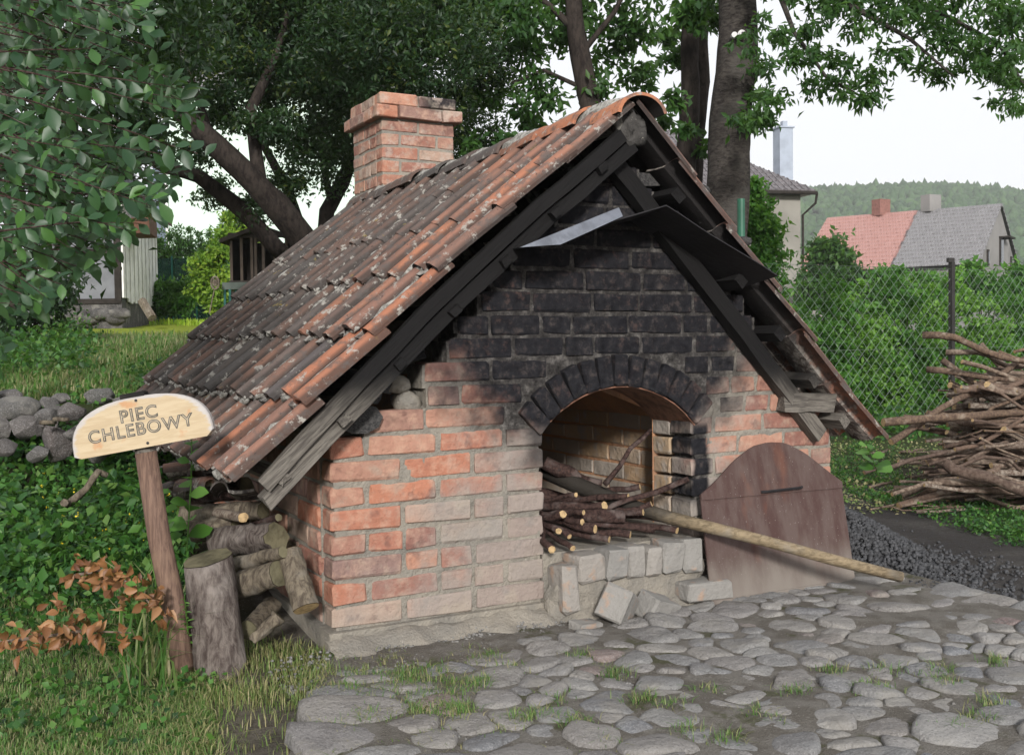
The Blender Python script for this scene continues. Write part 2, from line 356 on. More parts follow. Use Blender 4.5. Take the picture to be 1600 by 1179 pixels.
# ------------------------------------------------------------------ ground
HL = [(0, 0), (3.25, 0), (3.7, .05), (4.5, .17), (5.55, .33), (5.85, .62), (8, .86), (10, 1.02), (12, 1.16), (20, 1.42), (30, 1.6), (5000, 1.6)]
def dq(x, y):
    a, b = x-CAM[0], y-CAM[1]; return a*.473+b*.881, a*.881-b*.473
def ground_z(x, y):
    d, s = dq(x, y)
    hl = float(np.interp(d, [p[0] for p in HL], [p[1] for p in HL])) if d > 0 else 0.
    q = s/max(d, 3.0); w = 1-sst(-.28, -.14, q)
    if -.03 < x < 2.4 and -.3 < y < 3.2: w = min(w, .5)
    z = hl*w
    far = sst(120, 420, d)*sst(.0, .2, q)
    z += far*0
    amp = .012+.03*sst(4, 8, d)
    return z + amp*nz(x, y, 0, 1.3) + .006*nz(x, y, 3, 7)
def axis(lo, hi, a, b, st, gr=1.13):
    xs = list(np.arange(a, b, st)); s_ = st; x = a
    L_ = []
    while x > lo: s_ *= gr; x -= s_; L_.append(x)
    s_ = st; x = xs[-1]; H_ = []
    while x < hi: s_ *= gr; x += s_; H_.append(x)
    return np.array(L_[::-1]+xs+H_)
xs = axis(-300, 850, -2.2, 4.6, .045); ys = axis(-60, 850, -2.2, 4.2, .045)
VX = []; VC = []
mix3 = lambda a, b, t: tuple(a[i]*(1-t)+b[i]*t for i in range(3))
for y in ys:
    for x in xs:
        VX.append((x, y, ground_z(x, y))); d, s = dq(x, y); q = s/max(d, 3)
        n = nz(x, y, 1, 2.2)*.6+nz(x, y, 5, 6)*.4; n1 = nz(x, y, 2, .5)
        right = mix3((.10, .078, .055), (.055, .05, .035), sst(-.2, .3, n))
        right = mix3(right, (.06, .085, .03), sst(7, 10, d))
        coal = sst(3.4, 2.8, math.hypot((x-2.9)*.9, (y-.1)*.9)+n*.7+.9*sst(.6, 2, y)); right = mix3(right, mix3((.068, .064, .066), (.125, .118, .112), sst(-.3, .5, n)), coal)
        left = mix3((.035, .035, .02), (.075, .06, .04), sst(0, .5, n))
        left = mix3((.19, .17, .135), left, sst(2.9, 3.6, d+n*.5-.35*sst(-1.2, -.2, x)))
        far = mix3((.05, .075, .02), (.085, .10, .03), sst(-.2, .4, n)); far = mix3(far, (.26, .195, .12), sst(.75, 0, abs(d-11.7+n1*.5)))
        far = mix3(far, (.32, .40, .04), sst(12.3, 13.2, d)*sst(30, 22, d))  # sun patch on the lawn painted into the ground colour
        left = mix3(left, far, sst(5.9, 6.6, d))
        c = mix3(left, right, sst(-.1, .1, q))
        pav = sst(-.35, -.05, x-.46*(y+.25)+n*.15)*sst(2.42, 2.3, x+n*.1)*sst(.1, .0, y)
        if -.1 < x < 2.35 and 0 <= y < 3: pav = 1
        c = mix3(c, mix3((.19, .172, .15), (.105, .095, .08), sst(-.1, .45, n)), pav)
        VC.append(c)
nx, ny = len(xs), len(ys)
ii = (np.arange(ny-1)[:, None]*nx+np.arange(nx-1)[None, :]).ravel()
me = np_mesh('ground', np.array(VX), np.stack([ii, ii+1, ii+nx+1, ii+nx], 1), smooth=True)
a = me.color_attributes.new('ground_col', 'FLOAT_COLOR', 'POINT'); a.data.foreach_set('color', np.hstack([np.array(VC), np.ones((len(VC), 1))]).astype(np.float32).ravel())
k = NM('earth_and_turf', .97, .08); at_ = k.n('Attribute'); at_.attribute_name = 'ground_col'
c = k.mix(k.step(k.noise(26, 6, .7), .35, .68), at_.outputs['Color'], k.mix(.55, at_.outputs['Color'], (.05, .042, .03)))
c = k.mix(k.step(k.noise(130, 3, .6), .6, .7, 0., .45), c, (.30, .28, .25))
k.bump(k.math('ADD', k.noise(60, 6, .75), k.noise(180, 3)), 1., .02)
ground = tag(link('ground', me, k.color(c)), kind='structure')
ground['label'] = 'bare earth, turf and lawn around the oven'

# ------------------------------------------------------------------ bricks
BV = {}
def brick_mesh(kind, L, D, H, mat, ch=.004, jit=.0025, nvar=5):
    key = (kind, round(L, 2), mat.name)
    if key not in BV:
        L = round(L, 2); out = []
        for i in range(nvar):
            vs_ = []; idx = {}
            for sx in (-1, 1):
                for sy in (-1, 1):
                    for sz in (-1, 1):
                        c0 = ch*rnd.uniform(.6, 2.2)
                        for ax in range(3):
                            p = [sx*(L/2-c0), sy*(D/2-c0), sz*(H/2-c0)]; p[ax] += (sx, sy, sz)[ax]*c0
                            idx[(sx, sy, sz, ax)] = len(vs_); vs_.append([q+rnd.uniform(-jit, jit) for q in p])
            bm = bmesh.new()
            for p in vs_: bm.verts.new(p)
            bmesh.ops.convex_hull(bm, input=bm.verts); bmesh.ops.recalc_face_normals(bm, faces=bm.faces)
            m = bpy.data.meshes.new(kind); bm.to_mesh(m); bm.free(); m.materials.append(mat); out.append(m)
        BV[key] = out
    return rnd.choice(BV[key])
HP = .0818; ZB = .08; BH = .0685
def put_brick(parent, c, L, rotz=0., mat=None, D=.10, H=BH, name='brick', tilt=0., roty=0., rotx=0., ch=.004, jit=.0025):
    m = brick_mesh(name+str(D)+str(H), L, D, H, mat or M['brick'], ch, jit); o = bpy.data.objects.new(name, m); COL.objects.link(o); o.parent = parent
    o.location = c; o.rotation_euler = (rotx+rnd.uniform(-.012, .012), roty+rnd.uniform(-.012, .012), rotz+rnd.uniform(-.012, .012)+tilt)
    o.scale = (L/round(L, 2), 1, rnd.uniform(.95, 1.05)); return o

oven = empty('bread_oven', (0, 0, 0), 'old outdoor brick bread oven with a steep clay tile roof, sooty gable and arched mouth', 'bread oven')

# front wall
ARX, ARZ, ARI, ARO = 1.157, .396, .47, .592      # arch centre, inner and outer radius
OL, OR = .812, 1.502
ext = {8: (.14, 2.005), 9: (.36, 1.935), 10: (.35, 1.918), 11: (.445, 1.84), 12: (.478, 1.82), 13: (.573, 1.77), 14: (.62, 1.705), 15: (.70, 1.70), 16: (.80, 1.55), 17: (.90, 1.46), 18: (1.0, 1.32), 19: (1.09, 1.25)}
for k_ in range(8): ext[k_] = (0., 2.26)
def in_open(x, z):
    if OL-.014 < x < OR+.014 and z < ARZ+.31 and z > .05: return True
    return z >= ARZ+.30 and math.hypot(x-ARX, z-ARZ) < ARI+.006
def wall_mesh():
    bm = bmesh.new(); st = .0136; nxx = int(2.30/st)+2; nzz = int(1.76/st); V = {}
    def vv(i, j):
        if (i, j) not in V:
            x = -.014+i*st; z = j*st
            V[(i, j)] = bm.verts.new((x+.003*nz(x, z, 1, 40), .0015+.006*nz(x, z, 0, 16)+.003*nz(x, z, 4, 55), z+.003*nz(x, z, 2, 40)))
        return V[(i, j)]
    fs = []
    for j in range(nzz):
        z = (j+.5)*st; kk = (z-ZB+.010)/HP
        kk = 0 if kk < 0 else int(kk)
        if kk not in ext: continue
        a_, b_ = ext[kk]; up = ext.get(kk+1, (9, 9)); dn = ext.get(kk-1, ext[kk])
        for i in range(nxx):
            x = -.014+(i+.5)*st
            e = .012+.010*nz(x, z, 9, 18)
            if not (max(a_-e, .008) < x < min(b_+e, 2.252)) or in_open(x, z): continue
            fs.append(bm.faces.new((vv(i, j), vv(i+1, j), vv(i+1, j+1), vv(i, j+1))))
    r = bmesh.ops.extrude_face_region(bm, geom=fs)
    for v in [g for g in r['geom'] if isinstance(g, bmesh.types.BMVert)]: v.co.y = .135
    bmesh.ops.recalc_face_normals(bm, faces=bm.faces)
    me = bpy.data.meshes.new('front_wall'); bm.to_mesh(me); bm.free(); return me
fw_ = link('front_wall', wall_mesh(), M['mortar'], oven)
fbr = [0]
def fbrick(x0, x1, z, D=.10, y=None):
    if x1-x0 < .035: return
    pr_ = rnd.uniform(.002, .009)
    if abs(x1-OL) < .02 or abs(x0-OR) < .02: D = .135
    put_brick(fw_, ((x0+x1)/2, D/2-pr_ if y is None else y, z+rnd.uniform(-.0015, .0015)), x1-x0, 0, D=D); fbr[0] += 1
def run(x0, x1, z, start_header, blocked=None):
    x = x0; first = True
    while x < x1-.03:
        L = (.12 if (first and start_header) else rnd.choice((.25, .25, .25, .24, .12, .20))); first = False
        e = min(x+L, x1)
        if x1-e < .06: e = x1
        fbrick(x, e, z); x = e+.013
for k_ in range(8):
    z = ZB+HP*(k_+.5)
    jl = OL if k_ > 1 or True else OL
    if k_ % 2: L_ = [(0, .12), (.135, .385), (.40, .65), (.665, jl+.003)]
    else: L_ = [(0, .252), (.268, .52), (.535, jl+.006)]
    for a_, b_ in L_:
        if b_-a_ > .2 and rnd.random() < .18 and k_ < 6: m_ = a_+.12; fbrick(a_, m_, z); fbrick(m_+.012, b_, z)
        else: fbrick(a_+rnd.uniform(0, .006) if a_ else 0, b_, z)
    if k_ % 2: L_ = [(OR-.003, 1.612), (1.627, 1.873), (1.887, 2.132), (2.147, 2.262)]
    else: L_ = [(OR+.002, 1.735), (1.75, 1.985), (2.0, 2.255)]
    for a_, b_ in L_: fbrick(a_, b_, z)
for k_ in range(8, 20):
    z = ZB+HP*(k_+.5); a_, b_ = ext[k_]
    if k_ < 11:
        zt = z+BH/2
        zz = max(z-BH/2, ARZ+.02); q = ARO*ARO-(zz-ARZ)**2; hw = math.sqrt(q)+.014 if q > 0 else 0
        if hw > .05:
            run(a_, ARX-hw, z, k_ % 2); 
            x = ARX+hw; run(x, b_, z, k_ % 2 == 0); continue
    run(a_, b_, z, k_ % 2 == 0)
n_v = 13; half = math.asin(.358/ARI)
for i in range(n_v):
    t = -half+(i+.5)*2*half/n_v; rm = (ARI+ARO)/2+rnd.uniform(-.004, .004)
    put_brick(fw_, (ARX+math.sin(t)*rm, .046-rnd.uniform(.008, .018), ARZ+math.cos(t)*rm), .118, roty=t-math.pi/2+rnd.uniform(-.03, .03), D=.12, H=.060, name='brick')
tag(fw_, 'stepped sooty gable wall with a brick arch over the mouth')
# mortar smears and rubble lumps beside the wall plate
mb = MB()
def rock_mesh(name, r=(1, 1, 1), seed=0, sub=2, amp=.25, flat=0.):
    bm = bmesh.new(); bmesh.ops.create_icosphere(bm, subdivisions=sub, radius=1)
    for v in bm.verts:
        n = v.co.normalized(); q = 1+amp*nz(n.x+seed*7, n.y, n.z, 1.1)+amp*.5*nz(n.x, n.y+seed*5, n.z, 2.7)
        m = max(abs(n.x), abs(n.y), abs(n.z)); q *= (1-flat)+flat/m*.8
        v.co = Vector((n.x*q*r[0], n.y*q*r[1], n.z*q*r[2]))
    me = bpy.data.meshes.new(name); bm.to_mesh(me); bm.free()
    me.polygons.foreach_set('use_smooth', [True]*len(me.polygons)); return me
for (x, z, rx, rz_) in ((.30, .83, .055, .05), (.27, .90, .05, .035), (.33, .80, .06, .03), (1.83, 1.10, .02, .035), (2.07, .745, .06, .02), (.24, .765, .04, .025)):
    o = link('mortar_lump', rock_mesh('mortar_lump', (rx, .05, rz_), x*9, 2, .3, .4), M['mortar'], oven, (x, .05, z))

# side walls
def side_wall(name, x, sgn, y1, rows, real=True):
    w = MB().box((x+sgn*.062, (y1+.1)/2+.01, .37), (.12, y1-.1, .74)).build(name, M['mortar'], oven)
    if real:
        for k_ in range(rows):
            z = ZB+HP*(k_+.5); y = .112 if k_ % 2 else .112
            first = True
            while y < y1-.1:
                L = .125 if (first and k_ % 2) else .252; first = False
                put_brick(w, (x+sgn*(.05-rnd.uniform(.002, .008)), y+L/2, z), L, rotz=math.pi/2); y += L+.013
    return w
side_wall('side_wall', 0., 1, 1.9, 8)
side_wall('side_wall', 2.26, -1, 1.9, 8)
footing = MB().box((1.13, 1.0, .035), (2.30, 2.05, .09)).build('footing', M['mortar_plain'], oven)
# rear gable masonry under the roof
MB().add([(.1, 2.62, 0), (2.16, 2.62, 0), (2.16, 2.62, .72), (1.14, 2.62, 1.70), (.1, 2.62, .72), (.1, 2.70, 0), (2.16, 2.70, 0), (2.16, 2.70, .72), (1.14, 2.70, 1.70), (.1, 2.70, .72)],
         [(0, 4, 3, 2, 1), (5, 6, 7, 8, 9), (0, 1, 6, 5), (1, 2, 7, 6), (2, 3, 8, 7), (3, 4, 9, 8), (4, 0, 5, 9)]).build('rear_gable', M['mortar_plain'], oven)

# firing chamber: side walls, vault, hearth
cham = MB()
vx0, vx1, vy0, vy1 = .70, 1.63, .262, 1.75
prof = []
Rv = (.465**2+.20**2)/(2*.20); cz = .90-Rv; hv = math.asin(.465/Rv)
for i in range(13):
    t = -hv+2*hv*i/12; prof.append((1.165+math.sin(t)*Rv, cz+math.cos(t)*Rv))
prof = [(vx0, .20), (vx0, .45)]+prof+[(vx1, .45), (vx1, .20)]
for thick, nm in ((0, 'i'),):
    n_ = len(prof); b0 = [(p[0], vy0, p[1]) for p in prof]; b1 = [(p[0], vy1, p[1]) for p in prof]
    cham.add(b0+b1, [(i, i+1, n_+i+1, n_+i) for i in range(n_-1)]+[tuple(range(n_, 2*n_))])
    cham.add([(.55, vy0-.001, .1), (1.8, vy0-.001, .1), (1.8, vy0-.001, 1.0), (.55, vy0-.001, 1.0)]+[(OL-.0, vy0-.001, .1), (OR, vy0-.001, .1), (OR, vy0-.001, .74), (ARX, vy0-.001, .87), (OL, vy0-.001, .74)],
             [(0, 4, 8, 3), (5, 1, 2, 6), (3, 8, 7), (3, 7, 2), (7, 6, 2)])
ch_o = cham.build('firing_chamber', M['mortar_tan'], oven)
for r_ in range(7):
    z = .235+.0795*(r_+.5); y = .27+(0 if r_ % 2 else -.125)
    while y < 1.72:
        y0 = max(y, .268)
        if y+.25 > .30: put_brick(ch_o, (vx1+.044, (y0+y+.25)/2, z), y+.25-y0, rotz=math.pi/2, mat=M['brick_tan'], ch=.004)
        y += .258
for r_ in range(6):
    z = .235+.0795*(r_+.5)
    for i in range(3): put_brick(ch_o, (.80+i*.26+(.12 if r_ % 2 else 0), vy1+.045, z), .25, mat=M['brick_tan'], ch=.004)
# inner jamb on the right of the mouth: pale bricks on end
for r_ in range(6):
    z = .235+.0815*(r_+.5)
    put_brick(ch_o, (OR+.062, .205, z), .115, mat=M['brick_tan'], D=.118, ch=.004)
    put_brick(ch_o, (OL-.062, .205, z), .115, mat=M['brick_tan'], D=.118, ch=.004)
# arch lining between the face and the chamber
lin = MB(); pts = [(ARX+math.sin(t)*(ARI-.004), ARZ+math.cos(t)*(ARI-.004)) for t in np.linspace(-half, half, 25)]
n_ = len(pts); V = []
for y, dr in ((-.012, 0.), (.27, -.0), (.27, .010), (-.012, .010)):
    V += [(ARX+(p[0]-ARX)*(1+dr), y+.004*nz(p[0]*30, y), ARZ+(p[1]-ARZ)*(1+dr)) for p in pts]
F_ = []
for q in range(4):
    for i in range(n_-1): F_.append((q*n_+i, q*n_+i+1, ((q+1) % 4)*n_+i+1, ((q+1) % 4)*n_+i))
lin.add(V, F_); lin.build('arch_liner', M['copper_rim'], oven)
hearth = MB().box((1.157, .10, .130), (.69, .20, .25)).box((1.165, 1.01, .135), (1.0, 1.62, .27), jit=0).build('hearth', M['mortar_plain'], oven)
plinth = MB()
# ash ledge in front of the mouth
led = link('ledge', rock_mesh('ledge', (.41, .10, .125), 3, 4, .20, .92), M['mortar_plain'], oven, (1.16, .0, .105))
x = .83
for i, (w, h, dz) in enumerate(((.07, .165, -.035), (.12, .10, .0), (.10, .11, .01), (.095, .115, .005), (.075, .12, .0), (.10, .115, .01), (.09, .13, .008))):
    put_brick(led, (x+w/2-1.16, -.045+rnd.uniform(-.018, .014), .262-h/2-.115+dz), w-.003, mat=M['brick_grey'], D=.12, H=h, rotx=rnd.uniform(-.10, .10), roty=rnd.uniform(-.05, .05), tilt=rnd.uniform(-.1, .1), ch=.007, jit=.005); x += w
put_brick(led, (1.47-1.16, -.105, .075-.115), .22, mat=M['brick_grey'], D=.12, H=.075, ch=.006, jit=.003)
# cement apron along the foot of the wall
def strip(name, x0, x1, y0, y1, zf, mat, st=.02):
    a_ = np.arange(x0, x1+st, st); b_ = np.arange(y0, y1+st, st); V = [(x+.01*nz(x, y, 3, 20), y+.02*nz(x, y, 7, 9), zf(x, y)) for y in b_ for x in a_]
    n_ = len(a_); i_ = (np.arange(len(b_)-1)[:, None]*n_+np.arange(n_-1)[None, :]).ravel()
    return link(name, np_mesh(name, np.array(V), np.stack([i_, i_+1, i_+n_+1, i_+n_], 1), smooth=True), mat, oven)
strip('cement_apron', -.03, 1.7, -.20, .02, lambda x, y: -.02+.085*sst(-.18, -.03, y+.04*nz(x, y, 0, 9))+.014*nz(x, y, 0, 14)+.006*nz(x, y, 0, 45), M['mortar_plain'])

# ------------------------------------------------------------------ roof
RX, RZ = 1.14, 1.885; YF, YB = -.185, 2.82
def slope(side):
    ex, ez = (-.335, .60) if side < 0 else (2.395, .575)
    v = Vector((ex-RX, 0, ez-RZ)); L = v.length; v.normalize(); n = Vector((-v.z*(1 if v.x > 0 else -1), 0, abs(v.x)))
    return v, n.normalized(), L
roof = empty('roof', (0, 0, 0)); roof.parent = oven
tag(roof, 'steep pitched roof of lichen-covered red clay pantiles')
TW, TL = .188, .37
def tile_mesh(seed):
    rr = random.Random(seed); prof = []
    wv = rr.uniform(.9, 1.1)
    for i in range(11):
        u = (0, .03, .06, .09, .112, .119, .131, .150, .170, .184, .193)[i]
        n = (.000, -.003, -.004, -.003, .002, .020, .034, .040, .035, .024, .012)[i]*wv
        prof.append((u-.098, n))
    V = []
    skew = rr.uniform(-.004, .004)
    for s_, (vv, lift) in enumerate(((0, 0), (.18, .011), (TL, .022))):
        for th in (0, -.012):
            for (u, n) in prof: V.append((vv+(rr.uniform(-.004, .004) if s_ == 2 else 0), u+skew*s_+rr.uniform(-.0012, .0012), n+lift+th+rr.uniform(-.001, .001)))
    F_ = []; n_ = 11
    for s_ in range(2):
        for i in range(n_-1):
            a0 = s_*2*n_+i; F_.append((a0, a0+1, a0+2*n_+1, a0+2*n_)); b0 = a0+n_; F_.append((b0, b0+2*n_, b0+2*n_+1, b0+1))
        for i in (0, n_-1):
            a0 = s_*2*n_+i; F_.append((a0, a0+n_, a0+3*n_, a0+2*n_) if i else (a0, a0+2*n_, a0+3*n_, a0+n_))
    for i in range(n_-1):
        F_.append((i, i+n_, i+n_+1, i+1)); a0 = 4*n_+i; F_.append((a0, a0+1, a0+n_+1, a0+n_))
    me = bpy.data.meshes.new('roof_tile'); me.from_pydata(V, [], F_); me.materials.append(M['tile'])
    sm = [True]*len(F_); me.polygons.foreach_set('use_smooth', sm); me.set_sharp_from_angle(angle=R(40)); return me
TM = [tile_mesh(i) for i in range(8)]
lich = MB()
NR = 6
for side in (-1, 1):
    v, n, L = slope(side); pitch = (L-.05)/NR
    ncol = int(round((YB-YF)/TW)); pit = (YB-YF-.02)/ncol
    for r_ in range(NR):
        for c_ in range(ncol):
            y = YF+.012+(c_+.5)*pit+rnd.uniform(-.005, .005)
            sag = -.012*math.sin(max(0, y)/2.8*math.pi)-.006*nz(y, r_, 0, .9)+(.048 if side < 0 else .0)*math.sin((r_+.6)/NR*math.pi)
            o = bpy.data.objects.new('roof_tile', rnd.choice(TM)); COL.objects.link(o); o.parent = roof
            stag = .030*nz(c_*2.7, side*3, 0, 1)+rnd.uniform(-.016, .016)
            d0 = .05+(r_+1)*pitch-TL+(stag if 0 < r_ else stag*.3)*(1 if r_ < NR-1 else .7)
            p = Vector((RX, y, RZ))+v*d0+n*(sag+.004)
            fx = -1 if side > 0 else 1
            # columns of the matrix: tile length -> v, tile width -> y, tile height -> n
            w = n.cross(v)
            mt = Matrix((v, w if side < 0 else -w, n)).transposed().to_4x4()
            mt.translation = p; o.matrix_local = mt @ Matrix.Rotation(rnd.uniform(-.03, .03), 4, 'Z') @ Matrix.Rotation(rnd.uniform(-.02, .02), 4, 'Y')
            if side < 0:
                wy = w.y
                # pale lime mortar squeezed out along the roll and at the tile's foot
                for kind in range(3):
                    if c_ == 0: break
                    if rnd.random() > (.95, .8, .5)[kind]: continue
                    if kind == 0:
                        q0 = rnd.uniform(.02, .10); ln = rnd.uniform(.16, .34); ln = min(ln, .36-q0); du = rnd.choice((.100, .106, .114))
                        pts = [p+v*(q0+ln*t)+w*(du+rnd.uniform(-.008, .008))+n*(.004+.016*(q0+ln*t)/TL) for t in (0, .2, .4, .6, .8, 1)]
                        lich.tube(pts, [.002, rnd.uniform(.005, .016), rnd.uniform(.006, .019), rnd.uniform(.006, .019), rnd.uniform(.005, .015), .002], 7, bump=.9, seed=rnd.random()*99)
                    elif kind == 1:
                        du = rnd.uniform(-.04, .05); pts = [p+v*(TL-.002+rnd.uniform(-.01, .012))+w*(du+t*.075)+n*(.016+rnd.uniform(-.004, .006)) for t in (0, .33, .66, 1)]
                        lich.tube(pts, [.006, rnd.uniform(.008, .017), rnd.uniform(.008, .017), .005], 6, bump=.8, seed=rnd.random()*99)
                    else:
                        pts = [p+v*(TL-.01+rnd.uniform(-.01, .012))+w*(.05+t*.05)+n*(.03+rnd.uniform(-.004, .006)) for t in (0, .5, 1)]
                        lich.tube(pts, [.005, rnd.uniform(.008, .016), .005], 6, bump=.8, seed=rnd.random()*99)
lo = lich.build('mortar_bedding', M['lichen'], roof, smooth=True); lo['kind'] = 'stuff'
# ridge tiles in mortar
bed = MB(); pts = [Vector((RX, y, RZ-.005+.012*nz(y, 0, 0, 3))) for y in np.linspace(YF+.07, YB-.02, 34)]
bed.tube(pts, [.066+.014*nz(y*3, 1) for y in range(34)], 10, bump=.25, seed=2).build('ridge_mortar', M['lichen'], roof, smooth=True)
y = YF-.02; i = 0
while y < YB-.1:
    L_ = .36; rmb = MB(); sg = 12
    for th in (0, .014):
        for s_ in range(4):
            rr_ = (.106-.016*s_/3)-th
            for a_ in range(sg+1):
                t = R(-82)+R(164)*a_/sg; rmb.v.append((math.sin(t)*rr_*1.02, L_*s_/3*1.08, math.cos(t)*rr_*.82))
    def ix(th, s_, a_): return th*4*(sg+1)+s_*(sg+1)+a_
    for s_ in range(3):
        for a_ in range(sg):
            rmb.f.append((ix(0, s_, a_), ix(0, s_, a_+1), ix(0, s_+1, a_+1), ix(0, s_+1, a_))); rmb.f.append((ix(1, s_, a_), ix(1, s_+1, a_), ix(1, s_+1, a_+1), ix(1, s_, a_+1)))
    for a_ in range(sg):
        rmb.f.append((ix(0, 0, a_), ix(1, 0, a_), ix(1, 0, a_+1), ix(0, 0, a_+1))); rmb.f.append((ix(0, 3, a_), ix(0, 3, a_+1), ix(1, 3, a_+1), ix(1, 3, a_)))
    for s_ in range(3):
        for a_ in (0, sg): rmb.f.append((ix(0, s_, a_), ix(0, s_+1, a_), ix(1, s_+1, a_), ix(1, s_, a_)))
    rmb.m = [0]*len(rmb.f)
    o = rmb.build('ridge_tile', M['ridge'], roof, smooth=True); o.data.set_sharp_from_angle(angle=R(45)); o.location = (RX+rnd.uniform(-.006, .006), y, RZ-.028+rnd.uniform(-.008, .008)+.006*i % .01)
    o.rotation_euler = (R(rnd.uniform(-2.4, -.6)), R(rnd.uniform(-4, 4)), R(rnd.uniform(-2.5, 2.5))); y += L_-.035; i += 1

def beam(name, p0, p1, w, h, up, mat, parent, jit=.003, seg=6, wob=.004, bow=0.):
    """square timber from p0 to p1; w across, h along up."""
    p0, p1, up = Vector(p0), Vector(p1), Vector(up); t = (p1-p0); L = t.length; t.normalize(); s_ = t.cross(up).normalized(); u_ = s_.cross(t).normalized()
    V = []; F_ = []
    for i in range(seg+1):
        c = Vector((L*(i/seg-.5), wob*nz(i*.7, L*3), wob*nz(i*.7, L*3, 5)+bow*math.sin(i/seg*math.pi)))
        for a_, b_ in ((-1, -1), (-.82, -1.0), (1, -1), (1, 1), (.8, 1.02), (-1, 1)): V.append((c.x+(rnd.uniform(-jit, jit)*2 if i in (0, seg) else 0), c.y+a_*w/2+rnd.uniform(-jit, jit), c.z+b_*h/2+rnd.uniform(-jit, jit)))
    for i in range(seg):
        for q in range(6): F_.append((i*6+q, i*6+(q+1) % 6, (i+1)*6+(q+1) % 6, (i+1)*6+q))
    F_ += [tuple(range(6))[::-1], tuple(seg*6+q for q in range(6))]
    o = MB().add(V, F_).build(name, mat, parent); m = Matrix((t, s_, u_)).transposed().to_4x4(); m.translation = (p0+p1)/2; o.matrix_local = m; return o
# gable timbers, left side: bargeboard, rafter and batten ends between them
v, n, L = slope(-1); O = Vector((RX, 0, RZ))
P = lambda d_, y, off: O+v*d_+n*off+Vector((0, y, 0))
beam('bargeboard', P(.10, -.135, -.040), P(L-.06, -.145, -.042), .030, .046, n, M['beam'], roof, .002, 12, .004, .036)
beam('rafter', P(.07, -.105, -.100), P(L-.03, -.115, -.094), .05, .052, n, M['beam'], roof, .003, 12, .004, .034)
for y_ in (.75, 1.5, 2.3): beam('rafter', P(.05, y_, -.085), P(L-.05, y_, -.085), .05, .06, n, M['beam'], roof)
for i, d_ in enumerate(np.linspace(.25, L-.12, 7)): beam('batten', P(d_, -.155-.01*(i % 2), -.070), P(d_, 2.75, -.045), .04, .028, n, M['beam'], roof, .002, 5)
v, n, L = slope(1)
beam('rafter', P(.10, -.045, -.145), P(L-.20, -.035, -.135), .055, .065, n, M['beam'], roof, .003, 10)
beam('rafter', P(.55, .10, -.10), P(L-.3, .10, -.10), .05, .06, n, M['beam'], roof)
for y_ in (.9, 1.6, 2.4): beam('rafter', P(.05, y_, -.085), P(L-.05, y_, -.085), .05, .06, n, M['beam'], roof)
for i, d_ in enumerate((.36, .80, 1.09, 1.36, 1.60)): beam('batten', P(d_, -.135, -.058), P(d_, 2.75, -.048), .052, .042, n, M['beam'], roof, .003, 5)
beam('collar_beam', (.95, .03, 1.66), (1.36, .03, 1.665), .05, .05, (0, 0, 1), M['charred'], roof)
# wall plates and their charred ends
def timber_end(p0, p1, r, name='wall_plate'):
    pts = [Vector(p0).lerp(Vector(p1), t) for t in np.linspace(0, 1, 7)]
    return MB().tube(pts, [r*(.93+.1*rnd.random()) for _ in pts], 9, bump=.25, seed=rnd.random()*9).build(name, M['charred'], oven)
o = timber_end((.085, -.035, .787), (.085, 2.5, .787), .062)
o.scale = (1.18, 1, .80); o.location.z = .160
timber_end((.22, .02, .90), (.22, .8, .92), .034, 'timber_stub'); timber_end((.175, .03, .865), (.175, .8, .88), .03, 'timber_stub')
beam('brace', (.10, -.02, .955), (.36, .03, 1.005), .02, .03, (0, 0, 1), M['beam'], roof, .002, 3)
beam('wall_plate', (1.95, -.03, .775), (2.19, -.08, .765), .055, .075, (0, 0, 1), M['beam'], oven, .005, 4)
# chunks wedged between the hood and the tiles
for (px, py, rr_) in ((1098, 340, .045), (1133, 360, .03), (1156, 378, .03), (1090, 300, .04)):
    q = on(px, py, 1, -.02); link('timber_stub', rock_mesh('timber_stub', (rr_, .07, rr_*.85), px, 2, .3, .5), M['charred'], roof, q)
o = link('mortar_lump', rock_mesh('mortar_lump', (.045, .04, .062), 8, 3, 1.0, .1), m_mortar('sooted_ridge_mortar', False, (.10, .095, .09), (.022, .021, .021)), roof, (RX+.005, -.12, RZ-.060))

# sheet metal hood
hood = empty('hood', (0, 0, 0)); hood.parent = oven; tag(hood, 'bent sheet metal smoke hood fixed over the arch')
pk0, pk1 = Vector((1.215, .0, 1.505)), Vector((1.19, -.27, 1.525))
lf1 = Vector((.607, -.25, 1.363)); lf0 = Vector((.66, .0, 1.372)); rt1 = Vector((1.745, -.24, 1.285)); rt0 = Vector((1.70, .0, 1.235))
def sheet(name, a_, b_, c_, d_, mat, nn=8, th=.004, dent=.006):
    V = []; F_ = []
    nrm = (b_-a_).cross(d_-a_).normalized()
    for o_ in (0, th):
        for i in range(nn+1):
            for j in range(nn+1):
                p = a_.lerp(b_, i/nn).lerp(d_.lerp(c_, i/nn), j/nn); V.append(p+nrm*(o_+dent*nz(p.x, p.y, p.z, 6)))
    m_ = nn+1; K = m_*m_
    for i in range(nn):
        for j in range(nn):
            q = i*m_+j; F_.append((q, q+1, q+m_+1, q+m_)); F_.append((K+q, K+q+m_, K+q+m_+1, K+q+1))
    for i in range(nn):
        for (a0, b0) in ((i, i+1), (nn*m_+i, nn*m_+i+1), (i*m_, (i+1)*m_), (i*m_+nn, (i+1)*m_+nn)): F_.append((a0, b0, K+b0, K+a0))
    return MB().add(V, F_).build(name, mat, hood)
sheet('hood_panel', pk1, lf1, lf0, pk0, M['sheet_dark']); sheet('hood_panel', rt1, pk1, pk0, rt0, M['sheet_dark'])
f0 = on(818, 381, 1, -.262); f1 = on(965, 327, 1, -.262); f2 = on(972, 338, 1, -.265); f3 = on(876, 381, 1, -.265)
